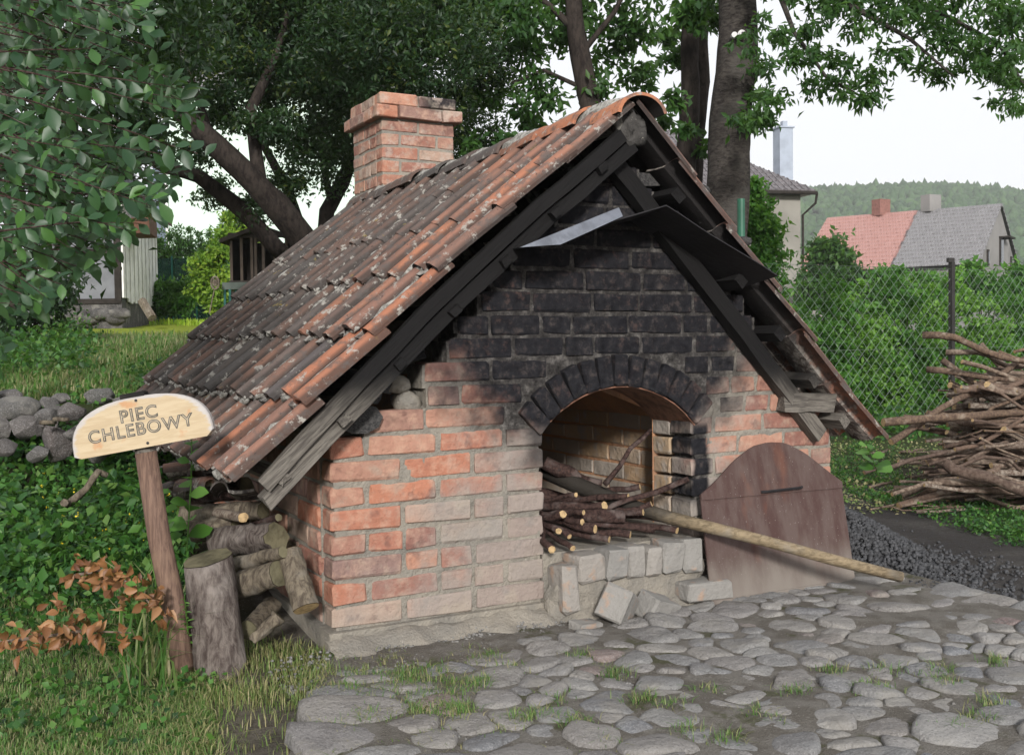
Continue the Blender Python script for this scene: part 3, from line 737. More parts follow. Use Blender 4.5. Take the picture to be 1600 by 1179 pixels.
fl0 = Vector(on(813, 386, 1, -.262)); fl1 = Vector(on(967, 324, 1, -.235)); fl2 = Vector(on(973, 338, 1, -.27)); fl3 = Vector(on(876, 382, 1, -.27))
sheet('bare_flap', fl0, fl1, fl2, fl3, M['sheet_bright'], 5, .003, .004)

# ------------------------------------------------------------------ chimney (part of the oven)
chx0, chx1, chy0, chy1 = 1.225, 1.70, 2.60, 3.10
chim = MB().box(((chx0+chx1)/2, (chy0+chy1)/2, 1.27), (chx1-chx0-.006, chy1-chy0-.006, 2.54)).build('chimney', M['mortar_plain'], oven)
def ring(z, x0, x1, y0, y1, par):
    Lx = x1-x0; Ly = y1-y0
    for face in range(4):
        tot = Lx if face in (0, 2) else Ly-.2; pat = ([.12, .25, .12] if (par+face) % 2 else [.25, .25]) if tot > .4 else ([.12, .25] if par else [.25, .12])
        sc = (tot-.012*(len(pat)-1))/sum(pat); u_ = 0
        for p_ in pat:
            l_ = p_*sc; c_ = u_+l_/2
            if face == 0: q = (x0+c_, y0+.048, z); rz = 0
            elif face == 2: q = (x0+c_, y1-.048, z); rz = 0
            elif face == 1: q = (x0+.048, y0+.1+c_, z); rz = math.pi/2
            else: q = (x1-.048, y0+.1+c_, z); rz = math.pi/2
            put_brick(chim, (q[0]-0, q[1], q[2]), l_, rotz=rz, mat=M['brick_plain']); u_ += l_+.012
zt = 2.548
for i in range(11):
    z = zt-HP*(i+.5)*.985; e = (.012, .045)[i] if i < 2 else -.0
    ring(z, chx0-e, chx1+e, chy0-e, chy1+e, i % 2)

# ------------------------------------------------------------------ rusty iron door plate leaning on the wall
plate = empty('iron_oven_door', (1.87, -.09, 0), 'round-topped rusty brown iron plate leaning on the wall right of the mouth', 'oven door')
B0, B1 = np.array([1.475, -.155, .012]), np.array([2.245, -.150, .010]); T0, T1 = np.array([1.500, -.055, .425]), np.array([2.262, -.055, .415])
def plate_pt(u_, w_, off=0.):
    a_ = B0*(1-u_)+B1*u_; b_ = T0*(1-u_)+T1*u_; p = a_+(b_-a_)*w_; return Vector((p[0]-1.87, p[1]+.09-off, p[2]))
def plate_piece(name, outline, off, th, mat):
    V = [plate_pt(u_, w_, off) for u_, w_ in outline]+[plate_pt(u_, w_, off+th) for u_, w_ in outline]; n_ = len(outline)
    F_ = [tuple(range(n_))[::-1], tuple(range(n_, 2*n_))]+[(i, (i+1) % n_, n_+(i+1) % n_, n_+i) for i in range(n_)]
    return MB().add(V, F_).build(name, mat, plate)
plate_piece('lower_plate', [(0, 0), (1, 0), (1.0, 1.0), (0, 1.0)], 0, .006, M['rust'])
arc = [(0., .955)]+[(1., .955)]+[(1., 1.02)]+[(u_, w_) for u_, w_ in zip(np.linspace(.97, .03, 24), np.interp(np.linspace(.97, .03, 24), [0, .06, .12, .25, .38, .5, .62, .75, .88, .94, 1], [1.01, 1.07, 1.14, 1.31, 1.43, 1.465, 1.45, 1.34, 1.17, 1.09, 1.02]))]+[(0., 1.01)]
plate_piece('upper_plate', arc, .0065, .006, M['rust'])
MB().tube([plate_pt(.40, .985, .016), plate_pt(.43, .99, .03), plate_pt(.66, 1.0, .03), plate_pt(.69, 1.0, .016)], .006, 6).build('handle', M['sheet_dark'], plate)
for s_ in ((-.004, .018), (.982, 1.004)): pass
plate_piece('bottom_rim', [(.0, .0), (1, 0), (1, .035), (0, .035)], .0065, .004, M['rust'])

# ------------------------------------------------------------------ cobbles
pav = tag(MB().add([(0, 0, 0), (.001, 0, 0), (0, .001, 0)], [(0, 1, 2)]).build('pavement_bed', M['mortar_plain']), 'cobbled forecourt of rounded grey field stones', kind='structure')
bpy.data.objects.remove(pav)
pav = None
def clip(poly, a_, b_):
    """keep the side of poly nearer to a_ than b_."""
    mx, my = (a_[0]+b_[0])/2, (a_[1]+b_[1])/2; nx_, ny_ = b_[0]-a_[0], b_[1]-a_[1]; out = []
    for i in range(len(poly)):
        p, q = poly[i], poly[(i+1) % len(poly)]; dp = (p[0]-mx)*nx_+(p[1]-my)*ny_; dq_ = (q[0]-mx)*nx_+(q[1]-my)*ny_
        if dp <= 0: out.append(p)
        if dp*dq_ < 0: t = dp/(dp-dq_); out.append((p[0]+(q[0]-p[0])*t, p[1]+(q[1]-p[1])*t))
    return out
sites = []
tries = 0
def edge_y(x): return -.235+.10*sst(.9, 1.4, x)+.03*nz(x, 0, 0, 5)
while tries < 9000:
    tries += 1; x = rnd.uniform(-.6, 2.46); y = rnd.uniform(-2.3, -.08)
    if y > edge_y(x)-.02 or x < .02+.46*(y+.25)+.05*nz(y, 3, 0, 4): continue
    if x > 2.36+.06*nz(y, 1, 0, 3) or x < .09+.44*(y+.25)+.04*nz(y, 9, 0, 5): continue
    rmin = .096+.04*nz(x, y, 11, 2.1)+rnd.choice((-.03, 0, 0, .02, .05, .07))
    if all(((x-a_)*.82)**2+((y-b_)*1.12)**2 > ((rmin+c_)/2)**2 for a_, b_, c_ in sites): sites.append((x, y, rmin))
base = []
pave_bed = []
paving = None
V_ = []; stp = .12
xa = np.arange(-.45, 2.55, .05); ya = np.arange(-2.5, -.02, .05)
Vp = [(x+.02*nz(x, y, 0, 8), y, max(ground_z(x, y)+.004, .004)+.0135+.012*nz(x, y, 2, 4)+.005*nz(x, y, 7, 18)-.06*sst(0, .12, -.10+.46*(y+.25)-x)) for y in ya for x in xa]
i_ = (np.arange(len(ya)-1)[:, None]*len(xa)+np.arange(len(xa)-1)[None, :]).ravel()
k = NM('joint_dirt', .97, .08)
c = k.mix(k.step(k.noise(12, 5), .4, .6), (.235, .22, .198), (.17, .155, .135)); c = k.mix(k.step(k.noise(120, 3), .6, .68, 0., .8), c, (.32, .30, .27)); c = k.mix(k.step(k.noise(5, 4, .6, k.vadd(k.pos(), (3, 3, 3))), .56, .64, 0., .7), c, (.085, .09, .04))
k.bump(k.math('ADD', k.noise(70, 5, .75), k.noise(200, 3)), 1., .02)
paving = link('pavement', np_mesh('pavement', np.array(Vp), np.stack([i_, i_+1, i_+len(xa)+1, i_+len(xa)], 1), smooth=True), k.color(c))
tag(paving, 'cobbled forecourt of rounded grey field stones', kind='structure')
ncob = 0
for (x, y, rr_) in sites:
    near = sorted([q for q in sites if q[:2] != (x, y)], key=lambda q: (q[0]-x)**2+(q[1]-y)**2)[:14]
    poly = [(x-.21, y-.2), (x+.21, y-.2), (x+.21, y+.2), (x-.21, y+.2)]
    poly = clip(poly, (x, y), (x, 2*edge_y(x)-y))
    for q in near:
        D2 = (q[0]-x)**2+(q[1]-y)**2; f_ = 1+(rr_**2-q[2]**2)*.9/D2; f_ = min(1.35, max(.65, f_)); poly = clip(poly, (x, y), (x+(q[0]-x)*f_, y+(q[1]-y)*f_))
    if len(poly) < 3: continue
    cx_ = sum(p[0] for p in poly)/len(poly); cy_ = sum(p[1] for p in poly)/len(poly)
    K = 20; radii = []
    for i in range(K):
        t = 2*math.pi*i/K; dx, dy = math.cos(t), math.sin(t); best = 9
        for j in range(len(poly)):
            p, q = poly[j], poly[(j+1) % len(poly)]; ex, ey = q[0]-p[0], q[1]-p[1]; den = dx*ey-dy*ex
            if abs(den) < 1e-9: continue
            s1 = ((p[0]-cx_)*ey-(p[1]-cy_)*ex)/den; s2 = ((p[0]-cx_)*dy-(p[1]-cy_)*dx)/den
            if s1 > 0 and -1e-6 <= s2 <= 1+1e-6: best = min(best, s1)
        radii.append(best)
    m_ = sum(radii)/K
    radii = [min(r_, m_*1.7) for r_ in radii]
    radii = [(radii[i-1]+radii[i]*5+radii[(i+1) % K])/7*(1+.07*nz(i*.8, x*30)) for i in range(K)]; gap = rnd.uniform(-.002, .004)
    V = []; hgt = rnd.uniform(.009, .020); gz = 0; sd_ = rnd.random()*50; tx, ty = rnd.uniform(-.13, .13), rnd.uniform(-.13, .13)
    rings = ((1.0, -.035), (.985, -.006), (.955, .30), (.88, .66), (.70, .90), (.38, 1.0))
    for f_, h_ in rings:
        for i in range(K):
            t = 2*math.pi*i/K; r_ = max(.012, radii[i]-gap)*f_
            z_ = h_ if h_ < 0 else h_*hgt
            X, Y = math.cos(t)*r_, math.sin(t)*r_
            if h_ > 0: z_ += X*tx+Y*ty+.0080*nz(X+sd_, Y, 0, 11)+.0030*nz(X+sd_, Y, 3, 40)
            V.append((X, Y, z_))
    V.append((0, 0, hgt)); F_ = []
    for q in range(len(rings)-1):
        for i in range(K): F_.append((q*K+i, q*K+(i+1) % K, (q+1)*K+(i+1) % K, (q+1)*K+i))
    q = (len(rings)-1)*K; F_ += [(q+i, q+(i+1) % K, len(V)-1) for i in range(K)]
    o = MB().add(V, F_).build('cobblestone', M['cobble'], paving, smooth=True); o.location = (cx_, cy_, .008+rnd.uniform(-.004, .008)+.012*nz(cx_, cy_, 2, 4)); ncob += 1

# ------------------------------------------------------------------ loose bricks by the mouth
for (px, py, dd, dims, rot, lab) in ((964, 946, 3.86, (.155, .11, .125), (.30, .42, .75), 'largest pale half brick, tilted on the cobbles before the mouth'),
                                 (1026, 950, 3.95, (.150, .10, .09), (.25, .35, .25), 'half brick with an orange end leaning by the largest loose brick'),
                                 (915, 978, 3.78, (.11, .075, .04), (.05, .08, .2), 'smallest flat broken brick on the cobbles left of the others')):
    q = dep(px, py, dd); bmv = brick_mesh('loose'+lab[:6], dims[0], dims[1], dims[2], M['brick_grey'], .005, .004, 1)
    o = link('loose_brick', bmv, None, None, q, rot); tag(o, lab, 'brick', 'loose bricks in front of the oven')

# ------------------------------------------------------------------ pole, firewood in the mouth
def bent(p0, p1, n_=7, w=.02, sd_=0):
    p0, p1 = Vector(p0), Vector(p1); out = []
    L_ = (p1-p0).length
    for i in range(n_):
        t = i/(n_-1); e = math.sin(t*math.pi)**.5*L_*w*4
        out.append(p0.lerp(p1, t)+Vector((nz(t*2+sd_, 1), nz(t*2+sd_, 5), nz(t*2+sd_, 9)))*e)
    return out
pp = [on(835, 728, 1, .52), on(900, 757, 1, .33), on(985, 790, 1, .12), on(1045, 808, 1, -.03), on(1120, 826, 1, -.18), on(1200, 846, 1, -.28), on(1300, 874, 1, -.38), on(1408, 901, 1, -.47)]
pole = MB().tube(pp, [.036, .034, .029, .026, .0235, .0225, .022, .021], 12, bump=.10, seed=4).build('long_pole', M['pole'], smooth=False)
pole.data.polygons.foreach_set('use_smooth', [len(p.vertices) == 4 for p in pole.data.polygons]); tag(pole, 'long peeled wooden pole sticking out of the oven mouth across the iron plate', 'pole')
grp = 'sticks lying in the oven mouth'
def stick(name, pts, rad, lab, cat, group, bark='bark_dark', n=7, cut=True, taper=.8):
    L_ = len(pts); o = MB().tube(pts, [rad*(1-(1-taper)*i/(L_-1)) for i in range(L_)], n, capmi=1 if cut else 0, bump=.34, seed=rnd.random()*99).build(name, [M[bark], M['cut']])
    o.data.polygons.foreach_set('use_smooth', [len(p.vertices) == 4 for p in o.data.polygons]); tag(o, lab, cat, group); return o
ends = [(1076, 748, .0, .013), (1058, 829, -.06, .017), (1022, 828, -.05, .015), (1018, 787, .03, .013), (985, 835, -.05, .014), (945, 790, .06, .02), (930, 826, -.06, .017), (880, 803, .0, .017), (895, 856, -.09, .013), (982, 775, .08, .012), (952, 842, -.07, .013), (912, 800, .02, .012), (975, 806, .0, .026), (873, 829, -.04, .015), (862, 858, -.09, .014), (900, 773, .1, .011), (910, 815, -.02, .012), (1005, 800, .02, .014), (965, 822, -.03, .011), (890, 838, -.06, .010), (1035, 812, .0, .012), (1000, 760, .12, .014)]
for i, (px, py, y_, r_) in enumerate(ends):
    e = Vector(on(px, py, 1, y_)); ang = rnd.uniform(.15, .9); L_ = rnd.uniform(.4, .62)
    if px > 1050 and py < 760: e2 = Vector(on(930, 775, 1, .12))
    else: e2 = e+Vector((-math.cos(ang)*L_*.8, math.sin(ang)*L_*.9+.1, rnd.uniform(.03, .12)))
    if e2.x < .84: 
        t = (e.x-.86)/(e.x-e2.x) if e.x > .9 else .0; e2.x = .84+rnd.uniform(0, .08); 
    if i == 14 or i == 8: e2 = Vector((.86, .12, .34))
    e2.z = min(max(e2.z, .275+rnd.uniform(0, .05)), .36); e.z = max(e.z, .266)
    stick('stick', bent(e, e2, 9, .030, i*3.7), r_*rnd.uniform(.85, 1.1), {0: 'dark stick with a split tip pointing up at the right jamb', 1: 'stick with a bright cut end, rightmost on the ledge under the pole', 12: 'thickest stub of branch in the middle of the sticks'}.get(i, 'freshly sawn dark stick with a pale cut end in the oven mouth'), 'stick', grp)
stick('stick', [on(945, 757, 1, .16), on(968, 728, 1, .15), on(985, 700, 1, .15), on(1000, 688, 1, .14), on(1017, 672, 1, .135)], .012, 'single charred stick standing upright, crooked, above the others in the mouth', 'stick', grp, cut=False)
for i in range(12):
    e = Vector((.87+.05*rnd.random(), rnd.uniform(.30, .7), .34+rnd.uniform(0, .12))); e2 = Vector((rnd.uniform(1.15, 1.45), rnd.uniform(.2, .7), rnd.uniform(.28, .34)))
    stick('stick', bent(e, e2, 7, .02, i*5.1+.5), rnd.uniform(.012, .028), 'blackened branch at the back of the oven mouth', 'stick', 'blackened branches at the back of the mouth', cut=False)
stick('stick', bent(on(850, 722, 1, .40), on(940, 757, 1, .30), 9, .03, 3), .030, 'thickest blackened branch lying above the pole at the left of the mouth', 'stick', grp, cut=False)

# ------------------------------------------------------------------ sign
S0 = dep(222, 662, 3.30); e1 = RT*math.cos(R(10.5))+UP*math.sin(R(10.5)); e1 = e1+FW*.06; e1 = e1/np.linalg.norm(e1); nrm = np.cross(e1, UP*math.cos(R(10.5))-RT*math.sin(R(10.5))); nrm /= np.linalg.norm(nrm); e3 = np.cross(nrm, e1)*-1
if e3[2] < 0: e3 = -e3
SB = dep(288, 1052, 3.34); SB[2] = ground_z(SB[0], SB[1])
sign = empty('sign', SB, 'carved pale wooden half-round sign reading PIEC CHLEBOWY on a leaning post', 'sign')
mS = Matrix(((e1[0], -nrm[0], e3[0], S0[0]-SB[0]), (e1[1], -nrm[1], e3[1], S0[1]-SB[1]), (e1[2], -nrm[2], e3[2], S0[2]-SB[2]), (0, 0, 0, 1)))
if (Vector(mS.col[1][:3])).dot(Vector(FW)) < 0:
    for r_ in range(3): mS[r_][1] *= -1
W2, Hh = .218, .142
ol = [(-W2, -.065), (-W2+.02, -.0735), (W2-.02, -.0735), (W2, -.055)]
for t in np.linspace(.1, math.pi-.1, 22):
    cx_ = math.cos(t); sx_ = math.sin(t); ol.append((W2*(abs(cx_)**.8)*(1 if cx_ > 0 else -1), -.055+Hh*sx_**.78+.0))
V = [(x, -.014, z) for x, z in ol]+[(x*.985, -.019, -.002+z*.98) for x, z in ol]+[(x, .014, z) for x, z in ol]; n_ = len(ol)
F_ = [tuple(range(n_, 2*n_)), tuple(range(2*n_, 3*n_))[::-1]]+[(i, (i+1) % n_, n_+(i+1) % n_, n_+i) for i in range(n_)]+[(i, 2*n_+i, 2*n_+(i+1) % n_, (i+1) % n_) for i in range(n_)]
bo = MB().add(V, F_).build('board', M['board'], sign); bo.data.update(); bo.matrix_local = mS
bm = bmesh.new(); bm.from_mesh(bo.data); bmesh.ops.recalc_face_normals(bm, faces=bm.faces); bm.to_mesh(bo.data); bm.free()
def text_mesh(body, size, off, ext_, mat):
    cu = bpy.data.curves.new('t', 'FONT'); cu.body = body; cu.size = size; cu.align_x = 'CENTER'; cu.offset = off; cu.extrude = ext_; cu.space_character = 1.13
    to = bpy.data.objects.new('t', cu); COL.objects.link(to); bpy.context.view_layer.update(); me = bpy.data.meshes.new_from_object(to.evaluated_get(bpy.context.evaluated_depsgraph_get())); bpy.data.objects.remove(to); me.materials.clear(); me.materials.append(mat); return me
for body, size, x, z in (('PIEC', .055, .0, .014), ('CHLEBOWY', .055, -.002, -.032)):
    for off, y_, mat, nm in ((.0016, -.0195, M['letter_dark'], 'lettering'), (-.0013, -.0203, M['letter_light'], 'letter_face')):
        o = link(nm, text_mesh(body, size, off, .0004, mat), None, bo); o.location = (x, y_, z); o.rotation_euler = (R(90), 0, 0)
for x, z in ((.0, .075), (.012, -.062)): MB().tube([(x, -.0185, z), (x, -.022, z)], .0045, 8).build('nail', M['sheet_dark'], bo)
cap_ = MB().box((-.01, .012, .093), (.075, .055, .014), jit=.002).build('cap_board', M['beam'], bo)
pt = Vector(dep(228, 706, 3.33))-Vector(SB); pt0 = Vector((0, 0, -.05)); pa = pt.lerp(Vector((0, 0, 0)), -.1)
pt0 = -pt*.10
po = MB().tube([pt0, pt*.3+Vector((.004, 0, 0)), pt*.62+Vector((-.004, 0, 0)), pt], [.037, .036, .035, .033], 14, bump=.08, seed=3).build('post', M['post'], sign, smooth=True)
MB().tube([pt, pt+(pt-pt0).normalized()*.10], [.033, .030], 12, bump=.1).build('post_top', M['beam'], sign)

# ------------------------------------------------------------------ stump, logs
def log(name, p0, p1, r0, r1, lab, cat='log', group='firewood stacked against the side wall', bark='bark_log', bump=.16, cutm='cut_old', n=14, seg=8, jag=0.):
    p0, p1 = Vector(p0), Vector(p1); base_ = p0.copy()
    mb = MB(); pts = bent(p0-base_, p1-base_, seg, .004 if jag == 0 else .02, rnd.random()*50)
    mb.tube(pts, [r0+(r1-r0)*i/(seg-1) for i in range(seg)], n, bump=bump, seed=rnd.random()*50, cap=False)
    o = mb.build(name, M[bark], smooth=True); o.location = base_; tag(o, lab, cat, group)
    for e in (0, seg-1):
        vs_ = [mb.v[e*n+i] for i in range(n)]; c = sum((Vector(q) for q in vs_), Vector())/n; dr = (pts[e]-pts[1 if e == 0 else seg-2]).normalized()*.003
        V = [tuple(Vector(q).lerp(c, .02)+dr*.5) for q in vs_]+[tuple(c+dr)]
        MB().add(V, [(i, (i+1) % n, n) for i in range(n)]).build('cut_face', M[cutm], o)
    return o
sb = dep(346, 1040, 3.36); sb[2] = ground_z(sb[0], sb[1])-.02; stp = dep(324, 866, 3.42)
stump = log('stump', sb, stp, .083, .078, 'tall upright grey-brown log with a mossy cut top, right behind the sign post', 'stump', None, 'bark_stump', .12, 'cut_old', 22, 10)
tz = max(v_.co.z for v_ in stump.data.vertices)
for me_ in (stump.data, *[c_.data for c_ in stump.children]):
    for v_ in me_.vertices:
        if v_.co.z > tz-.035: v_.co.z -= .36*(-(Vector(v_.co)-Vector(stp-sb)).dot(Vector((FW[0], FW[1], 0))))+.012
L1 = 'firewood stacked against the side wall'
log('log', dep(372, 915, 3.55), dep(436, 895, 3.45), .045, .043, 'thick split log lying across below the thinner curved one, beside the stump', group=L1)
log('log', dep(366, 882, 3.62), dep(442, 862, 3.45), .026, .020, 'thin curved pale log on top of the thick split log', group=L1, jag=1)
log('log', dep(478, 950, 3.42), dep(452, 862, 3.50), .044, .040, 'grey log standing on end between the pile and the brick corner', group=L1, cutm='cut')
log('log', dep(345, 846, 3.85), dep(432, 838, 3.62), .058, .050, 'broad dark barky log right behind the stump top', group=L1, bark='bark_stump', bump=.4)
log('log', dep(290, 805, 4.05), dep(412, 796, 3.85), .040, .034, 'rough log lying across high in the pile under the eave', group=L1, bump=.35)
log('log', dep(330, 800, 4.0), dep(380, 808, 3.66), .019, .018, 'short log with a round orange cut end in the pile', group=L1, bark='bark_stick', cutm='cut')
log('log', dep(300, 776, 4.2), dep(385, 760, 3.95), .042, .036, 'reddish black barky log under the tiles of the eave', group=L1, bark='bark_dark', bump=.4)
log('log', dep(395, 822, 3.85), dep(435, 808, 3.7), .016, .014, 'thin red-brown stick by the side wall on the pile', group=L1, bark='bark_dark')
log('log', dep(388, 985, 3.5), dep(425, 945, 3.75), .034, .03, 'grey broken log end low between the stump and the standing log', group=L1, bump=.4)
log('log', dep(395, 1000, 3.40), dep(436, 962, 3.42), .016, .024, 'curved hollow piece of bark low between the stump and the standing log', group=L1, jag=1, bump=.5)
for i in range(10):
    a_ = dep(rnd.uniform(300, 400), rnd.uniform(800, 960), rnd.uniform(3.9, 4.3)); b_ = Vector(a_)+Vector((rnd.uniform(.12, .3), rnd.uniform(-.15, .15), rnd.uniform(-.03, .03)))
    if b_.x > -.08: b_.x = -.08
    a_[2] = max(a_[2], ground_z(a_[0], a_[1])+.03)
    log('log', a_, b_, .04, .035, 'weathered log deep in the pile behind the stump', group='logs deep in the pile behind the stump', bump=.4, seg=5, n=9)
for i, (px, py, dd) in enumerate(((325, 735, 3.9), (345, 752, 3.85), (362, 765, 3.8), (318, 757, 4.0), (340, 730, 4.0))):
    o = link('broken_tile', TM[i], None, None, dep(px, py, dd), (rnd.uniform(-.5, .5), rnd.uniform(.2, .7), rnd.uniform(1, 3))); o.scale = (.5, .8, 1)
    tag(o, ['lowest broken tile piece on the woodpile, nearest the weed', 'middle broken tile piece on the woodpile under the eave', 'broken tile piece nearest the brick side wall under the eave', 'leftmost broken tile piece under the eave', 'topmost broken tile piece under the eave corner'][i], 'roof tile', 'broken tiles under the eave')

# ------------------------------------------------------------------ brushwood pile right
grp = 'cut sticks in the brushwood pile by the fence'
stick_lab = 'bare brown stick in the big brushwood pile by the wire fence'
def at_d(px, py, d): return Vector(dep(px, py, d))
special = [((1442, 524, 6.6), (1640, 572, 6.3), .024, 'thick pole poking out on top of the brushwood pile'), ((1478, 550, 6.6), (1660, 565, 6.4), .02, 'stick second from the top sticking out left of the pile'),
           ((1392, 690, 6.2), (1600, 560, 6.5), .022, 'long curved grey stick sloping down left out of the pile'), ((1412, 652, 6.4), (1640, 672, 6.2), .02, 'pale stick jutting left at mid height of the pile'),
           ((1448, 577, 6.5), (1650, 600, 6.3), .02, 'crooked light stick jutting left below the top of the pile'), ((1350, 738, 6.1), (1480, 705, 6.2), .014, 'thin bare twig lying left of the pile on the litter'),
           ((1475, 722, 6.0), (1620, 775, 5.8), .035, 'thick pale branch lying at the foot of the pile'), ((1380, 660, 6.1), (1640, 640, 6.3), .026, 'long wavy grey branch across the middle of the pile')]
for (a_, b_, r_, lab) in special: stick('stick', bent(at_d(*a_), at_d(*b_), 9, .03, rnd.random()*60), r_, lab, 'stick', grp, 'bark_stick', 7, True)
for i in range(250):
    t = rnd.random()**.8; py = 575+205*t+rnd.uniform(-8, 8); cx_ = 1620+rnd.uniform(-60, 90); hl = rnd.uniform(70, 185)*(0.75+.4*t)
    l_ = cx_-hl*1.05; l_ = max(l_, 1515-125*t**.8+rnd.uniform(-30, 45)); r__ = cx_+hl; d0 = 6.05+rnd.uniform(0, .9)+.35*(1-t)
    tl_ = rnd.gauss(0, 22); a_ = at_d(l_, py+tl_+rnd.uniform(-14, 14), d0+rnd.uniform(-.25, .25)); b_ = at_d(r__, py-tl_+rnd.uniform(-22, 22), d0+rnd.uniform(-.3, .3))
    for q in (a_, b_): q.z = max(q.z, .03)
    stick('stick', bent(a_, b_, 8, rnd.uniform(.02, .06), rnd.random()*90), rnd.choice((.006, .008, .010, .012, .014, .018, .022)), stick_lab, 'stick', grp, 'bark_stick', 6, True)
for i in range(46):
    a_ = at_d(rnd.uniform(1330, 1600), rnd.uniform(700, 800), 6.); a_ = Vector(on(*[float(q) for q in (rnd.uniform(1330, 1610), rnd.uniform(705, 800))], 2, .02)); an = rnd.uniform(-.5, .6); L_ = rnd.uniform(.12, .6)
    b_ = a_+Vector((math.cos(an-.4)*L_, math.sin(an-.4)*L_, rnd.uniform(0, .03)))
    stick('twig', bent(a_, b_, 5, .03, rnd.random()*90), rnd.uniform(.004, .012), 'small dry twig scattered on the ground before the brushwood pile', 'twig', 'twigs scattered before the brushwood pile', 'bark_stick', 5, True)

# ------------------------------------------------------------------ coal heap
def coal_h(x, y):
    q = math.hypot((x-2.62)/.42, (y-.42)/.62); return max(0, .26*(1-q**1.15)) if q < 1 else 0
cv = []; cf = []
mbc = MB(); xa = np.arange(2.1, 3.5, .04); ya = np.arange(-.5, 1.3, .04)
V = [(x, y, ground_z(x, y)-.012+coal_h(x, y)+.008*nz(x, y, 0, 20)) for y in ya for x in xa]; n_ = len(xa); i_ = (np.arange(len(ya)-1)[:, None]*n_+np.arange(n_-1)[None, :]).ravel()
mound = np.array(V); F0_ = np.stack([i_, i_+1, i_+n_+1, i_+n_], 1)
N = 5200; X = 2.36+np.abs(rng.normal(0, .30, N)); Y = rng.normal(.25, .40, N); ok = (X > 2.33)
X, Y = X[ok], Y[ok]; Z = np.array([ground_z(a_, b_)+coal_h(a_, b_) for a_, b_ in zip(X, Y)]); C0 = np.stack([X, Y, Z+.004], 1); N = len(C0)
oct_ = np.array([[1, 0, 0], [-1, 0, 0], [0, 1, 0], [0, -1, 0], [0, 0, 1], [0, 0, -1]], float); of = np.array([[0, 2, 4], [2, 1, 4], [1, 3, 4], [3, 0, 4], [2, 0, 5], [1, 2, 5], [3, 1, 5], [0, 3, 5]])
VV = oct_[None]*rng.uniform(.004, .017, (N, 1, 1))*rng.uniform(.5, 1.3, (N, 6, 1)); rot = rng.normal(size=(N, 3, 3)); qq, _ = np.linalg.qr(rot); VV = np.einsum('nij,nkj->nki', qq, VV)+C0[:, None]
FF = (np.arange(N)[:, None, None]*6+of[None]).reshape(-1, 3)
mt_ = np.concatenate([F0_[:, [0, 1, 2]], F0_[:, [0, 2, 3]]])
o = link('coal_heap', np_mesh('coal_heap', np.concatenate([mound, VV.reshape(-1, 3)]), np.concatenate([mt_, FF+len(mound)])), M['coal']); tag(o, 'heap of crushed black coal behind the iron plate', 'coal heap', kind='stuff')

def pebbles(name, n, fx, mat, smin, smax, label, cat):
    C0 = np.array([fx() for _ in range(n)]); VV = oct_[None]*rng.uniform(smin, smax, (n, 1, 1))*rng.uniform(.5, 1.3, (n, 6, 1)); VV[:, :, 2] *= .7; VV = VV+C0[:, None]
    o = link(name, np_mesh(name, VV.reshape(-1, 3), (np.arange(n)[:, None, None]*6+of[None]).reshape(-1, 3), rng.uniform(0, 1, n*6)), mat); return tag(o, label, cat, kind='stuff')
def gp():
    x = rnd.uniform(-.25, 1.5); y = rnd.uniform(-.34, -.05) if rnd.random() < .7 else rnd.uniform(-2, -.1); return (x, y, ground_z(x, y)+.012+.02*sst(-.16, -.04, y))
pebbles('gravel', 2600, gp, M['cobble'], .003, .010, 'grey gravel and crumbs along the foot of the wall', 'gravel')

# ------------------------------------------------------------------ leaf materials
G = lambda *a: [(i/(len(a)-1), c) for i, c in enumerate(a)]
M['lf_dark'] = m_leaf('dark_tree_leaf', G((.004, .013, .006), (.009, .026, .010), (.016, .042, .013), (.026, .060, .016), (.10, .12, .02)), trans=.22)  # shade of the background crowns is put into these dark leaf colours
M['lf_mid'] = m_leaf('cherry_leaf', G((.014, .045, .012), (.025, .072, .016), (.042, .105, .02), (.065, .14, .025)), trans=.35)
M['lf_near'] = m_leaf('near_branch_leaf', G((.010, .034, .014), (.016, .050, .018), (.024, .066, .022), (.036, .095, .022)), trans=.25, rough=.45)
M['lf_near_obj'] = m_leaf('near_branch_leaf_single', G((.014, .042, .020), (.022, .062, .026), (.032, .080, .032), (.06, .15, .03)), attr=False, trans=.25, rough=.42)
M['lf_weed'] = m_leaf('weed_leaf', G((.009, .038, .009), (.020, .075, .014), (.036, .115, .02), (.060, .165, .028), (.11, .20, .045)), trans=.3)
M['lf_weed_obj'] = m_leaf('weed_leaf_single', G((.05, .14, .02), (.08, .20, .03), (.12, .25, .05)), attr=False, trans=.35)
M['lf_grass'] = m_leaf('grass_blade', G((.06, .15, .03), (.09, .20, .04), (.13, .22, .06), (.24, .24, .11), (.32, .28, .16)), trans=.3)
M['lf_drygrass'] = m_leaf('dry_grass_blade', G((.10, .18, .04), (.15, .22, .06), (.26, .25, .11), (.36, .31, .17)), trans=.3)
M['lf_lime'] = m_leaf('painted_sun_grass', G((.20, .34, .02), (.28, .42, .03), (.38, .48, .05)), trans=.35)  # blade colours brightened to carry the painted sun patch
M['lf_hedge'] = m_leaf('hedge_leaf', G((.015, .065, .010), (.035, .12, .016), (.07, .19, .025), (.15, .30, .045)), trans=.35)
M['lf_thuja'] = m_leaf('thuja_leaf', G((.015, .05, .01), (.03, .085, .015), (.05, .12, .02)), trans=.25)
M['lf_bush'] = m_leaf('lime_bush_leaf', G((.04, .10, .012), (.10, .20, .02), (.20, .32, .03), (.30, .36, .04)), trans=.35)
M['lf_dead'] = m_leaf('dead_leaf', G((.09, .032, .015), (.24, .10, .038), (.36, .19, .09), (.13, .048, .02), (.28, .125, .05)), attr=False, trans=.2)
